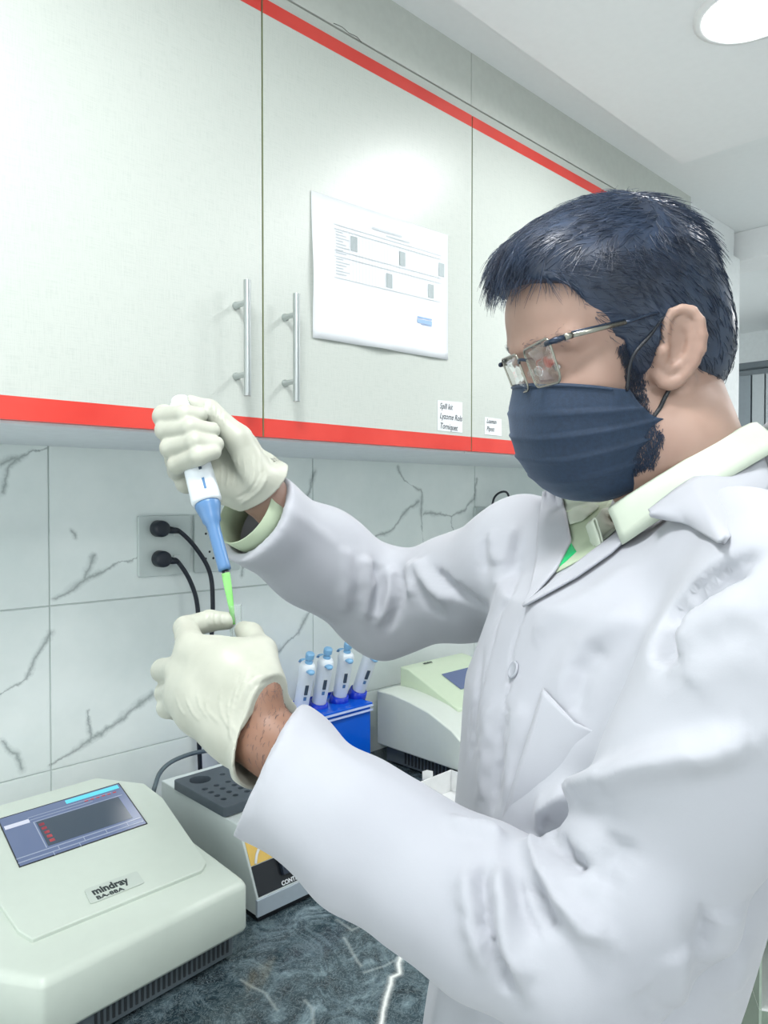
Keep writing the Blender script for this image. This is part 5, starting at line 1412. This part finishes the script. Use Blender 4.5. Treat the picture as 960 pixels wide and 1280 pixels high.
# ================================================================ HAIR
m = N('hair_dark', rough=.38, spec=.6); geo = m.node('ShaderNodeNewGeometry')
m.l(m.ramp(m.noise(geo.outputs['Position'], 40, 3).outputs[0], [(.3, lin((22, 34, 54))), (.7, lin((40, 56, 80)))]), m.b.inputs['Base Color']); M_HAIR = m.m  # bluish lens-flare haze put into the colour of black hair
hb_ = .0026
f = Field(ax(H0[0] - .15, H0[0] + .15, hb_), ax(H0[1] - .15, H0[1] + .15, hb_), ax(H0[2] - .10, H0[2] + .19, hb_), .02)
E = lambda c, r, k=.012, mode='add', keep=None: f.ell(hl(*c), np.array(r) * HS, HM, k, mode, keep)
E((-.010, 0, .050), (.0955, .0785, .0950), .01); E((.040, 0, .085), (.052, .062, .046), .03); E((.062, -.004, .106), (.030, .050, .017), .02); E((.078, -.014, .080), (.013, .034, .024), .014); E((-.052, 0, .0), (.052, .064, .060), .03); E((.0, 0, .020), (.05, .0775, .06), .01)
x, y, z = f.pts((slice(None),) * 3)
P_ = [((x - H0[0]) * HM[0, i] + (y - H0[1]) * HM[1, i] + (z - H0[2]) * HM[2, i]) / HS for i in range(3)]
LINE = [(-.20, -.062), (-.085, -.062), (-.062, -.056), (-.036, -.048), (-.030, .012), (-.014, .033), (.004, .030), (.009, .0), (.011, -.014), (.027, -.014), (.032, .022), (.052, .036), (.058, .060), (.066, .078), (.09, .090), (.13, .098)]
hline = np.interp(P_[0], [a for a, _ in LINE], [b for _, b in LINE]).astype(np.float32)
f.d = np.maximum(f.d, (hline - P_[2]) * .55 * HS)
V, F = f.mesh(1); V, F = drop_small(V, F, .05)
hair = npmesh('hair', V, F, M_HAIR, person)
hair['label'] = 'short dark hair swept forward over the forehead'
Nn = vnormals(V, F)
def strands(V, Nn, n, dirf, Lf, rf_, lift, seed, sel=None, seg=6):
    r = np.random.default_rng(seed); ids = np.arange(len(V)) if sel is None else np.nonzero(sel)[0]; ids = r.choice(ids, n)
    P = V[ids] + r.normal(size=(n, 3)) * .001; Nm = Nn[ids]; Q = tohead(P)
    D = dirf(Q) @ HM.T; D += r.normal(size=(n, 3)) * .22
    D -= (D * Nm).sum(1)[:, None] * Nm; D /= np.linalg.norm(D, axis=1)[:, None] + 1e-9
    L = Lf(Q) * r.uniform(.6, 1.25, n); li = r.uniform(.4, 1.2, n) * lift; cur = r.normal(size=n) * .25
    S_ = np.cross(Nm, D); rr = rf_ * r.uniform(.7, 1.3, n)
    V_ = []; c_ = P - Nm * .0008; d = D.copy(); nn_ = Nm.copy(); cen = H0 + HM @ (np.array([-.01, 0, .03]) * HS)
    for k in range(seg + 1):
        t = k / seg; w_ = rr * (1 - .75 * t)
        for a in (0, 2.094, 4.189): V_.append(c_ + (math.cos(a) * S_ + math.sin(a) * nn_) * w_[:, None])
        if k < seg:
            c_ = c_ + d * (L / seg)[:, None] + nn_ * (li * L / seg * (1 - 1.1 * t))[:, None]
            nn2 = c_ - cen; nn2 /= np.linalg.norm(nn2, axis=1)[:, None]; nn_ = nn_ * .6 + nn2 * .4; nn_ /= np.linalg.norm(nn_, axis=1)[:, None]
            d = d - (d * nn_).sum(1)[:, None] * nn_ + S_ * (cur / seg)[:, None]; d /= np.linalg.norm(d, axis=1)[:, None]
    V_ = np.stack(V_, 1)                     # n, 3*(seg+1), 3
    m_ = 3 * (seg + 1); base = (np.arange(n) * m_)[:, None, None]; q = []
    for k in range(seg):
        for a in range(3):
            b2 = (a + 1) % 3; q.append([3*k + a, 3*k + b2, 3*k + 3 + b2, 3*k + 3 + a])
    return V_.reshape(-1, 3), (base + np.array(q)[None]).reshape(-1, 4)
def hdir(Q):
    f_, l_, u_ = Q[:, 0], Q[:, 1], Q[:, 2]; top = np.clip((u_ - .085) / .03, 0, 1) * np.clip((f_ + .05) / .04, 0, 1)
    D = np.stack([top * 1.0 + (1 - top) * (-.55 + .0 * f_), -np.sign(l_) * .15 * top, (1 - top) * -.85 + top * .05], 1)
    fr = (f_ > .02) & (u_ < .095) & (u_ > .02); D[fr] = [-.75, 0, -.35]
    tip = (f_ > .085); D[tip] = [.85, 0, -.45]
    return D
Q = tohead(V); out = (np.einsum('ij,ij->i', Nn, V - (H0 + HM @ np.array([-.01, 0, .03]))) > 0)
V2, F2 = strands(V, Nn, 9000, hdir, lambda Q: np.where(Q[:, 2] > .085, .026, .014), .00034, .22, 5, out)
hs_ = npmesh('hair_strands', V2, F2, M_HAIR, hair); hs_['kind'] = 'stuff'
sel = out & (Q[:, 0] > .085)
V2, F2 = strands(V, Nn, 260, lambda Q: np.tile([.9, 0., -.6], (len(Q), 1)), lambda Q: np.full(len(Q), .024), .0003, .1, 9, sel)
hs_ = npmesh('forelock', V2, F2, M_HAIR, hair); hs_['kind'] = 'stuff'
# beard on the jaw and sideburn, roots on the skin
BN = vnormals(BODYV, BODYF); Q = tohead(BODYV)
def inpoly(px, py, poly):
    r = np.zeros(len(px), bool); n = len(poly)
    for i in range(n):
        x0_, y0_ = poly[i]; x1_, y1_ = poly[i - 1]
        c_ = ((y0_ > py) != (y1_ > py)) & (px < (x1_ - x0_) * (py - y0_) / (y1_ - y0_ + 1e-12) + x0_); r ^= c_
    return r
bu, bv, bt = proj(BODYV); facing = np.einsum('ij,ij->i', BN, BODYV - C0) < .0
sel = inpoly(bu, bv, [(770, 420), (790, 405), (801, 415), (803, 445), (806, 485), (814, 520), (830, 548), (818, 580), (770, 600), (760, 600), (770, 540), (783, 470)]) & facing & (Q[:, 1] > .02) & (Q[:, 2] < .02) & (np.abs(BODYV - H0).max(1) < .15)
V2, F2 = strands(BODYV, BN, 14000, lambda Q: np.tile([.25, 0., -.95], (len(Q), 1)), lambda Q: np.full(len(Q), .0062), .00034, .22, 11, sel, 4)
qq = (V2 - H0) @ HM; qq[:, 1] *= -1; V3 = H0 + qq @ HM.T
V2, F2 = np.concatenate([V2, V3]), np.concatenate([F2, F2[:, ::-1] + len(V2)])
bd = npmesh('beard', V2, F2, M_HAIR, person); bd['kind'] = 'stuff'; bd['label'] = 'short dark beard along the jaw'
sel = inpoly(Q[:, 0], Q[:, 2], [(.060, .034), (.085, .032), (.097, .030), (.097, .038), (.080, .043), (.060, .040)]) & (np.abs(Q[:, 1]) > .010) & (np.abs(Q[:, 1]) < .055) & (Q[:, 0] > .055)
V2, F2 = strands(BODYV, BN, 500, lambda Q: np.stack([np.full(len(Q), -.6), np.sign(Q[:, 1]) * .8, np.full(len(Q), .1)], 1), lambda Q: np.full(len(Q), .005), .00022, .05, 12, sel, 3)
eb = npmesh('eyebrows', V2, F2, M_HAIR, person); eb['kind'] = 'stuff'

# ================================================================ TROUSERS, SHOES (below the frame, so that the man stands)
M_TROU = plain('trousers_grey', (70, 76, 88), .8); M_SHOE = plain('shoe_black', (24, 26, 30), .4)
hipc = .154 * Rv + .645 * F0
b = B()
for s_ in (-1, 1):
    p0 = hipc + Lb * s_ * .085; p1 = hipc + Lb * s_ * .10
    b.tube([[*p0[:2], .86], [*p0[:2], .70], [*p1[:2], .48], [*p1[:2], .25], [*p1[:2], .06]], [.085, .085, .075, .070, .075], 28)
b.build('trousers', M_TROU, person, smooth=True)
for s_ in (-1, 1):
    p1 = hipc + Lb * s_ * .10; q = lambda a, h: [*(p1 + Nb * a)[:2], h]
    B().tube([q(-.09, .045), q(-.05, .05), q(.03, .045), q(.10, .035), q(.16, .028), q(.19, .025)], [.030, .045, .045, .034, .028, .012], 20).build('shoe', M_SHOE, person, smooth=True)


# hair on the near forearm
sel = inpoly(bu, bv, [(296, 880), (340, 840), (380, 880), (350, 960), (310, 960)]) & facing & (bt < .72)
V2, F2 = strands(BODYV, BN, 420, lambda Q: np.tile([.6, .2, -.7], (len(Q), 1)), lambda Q: np.full(len(Q), .009), .00013, .15, 21, sel, 4)
ah = npmesh('arm_hair', V2, F2, M_HAIR, person); ah['kind'] = 'stuff'
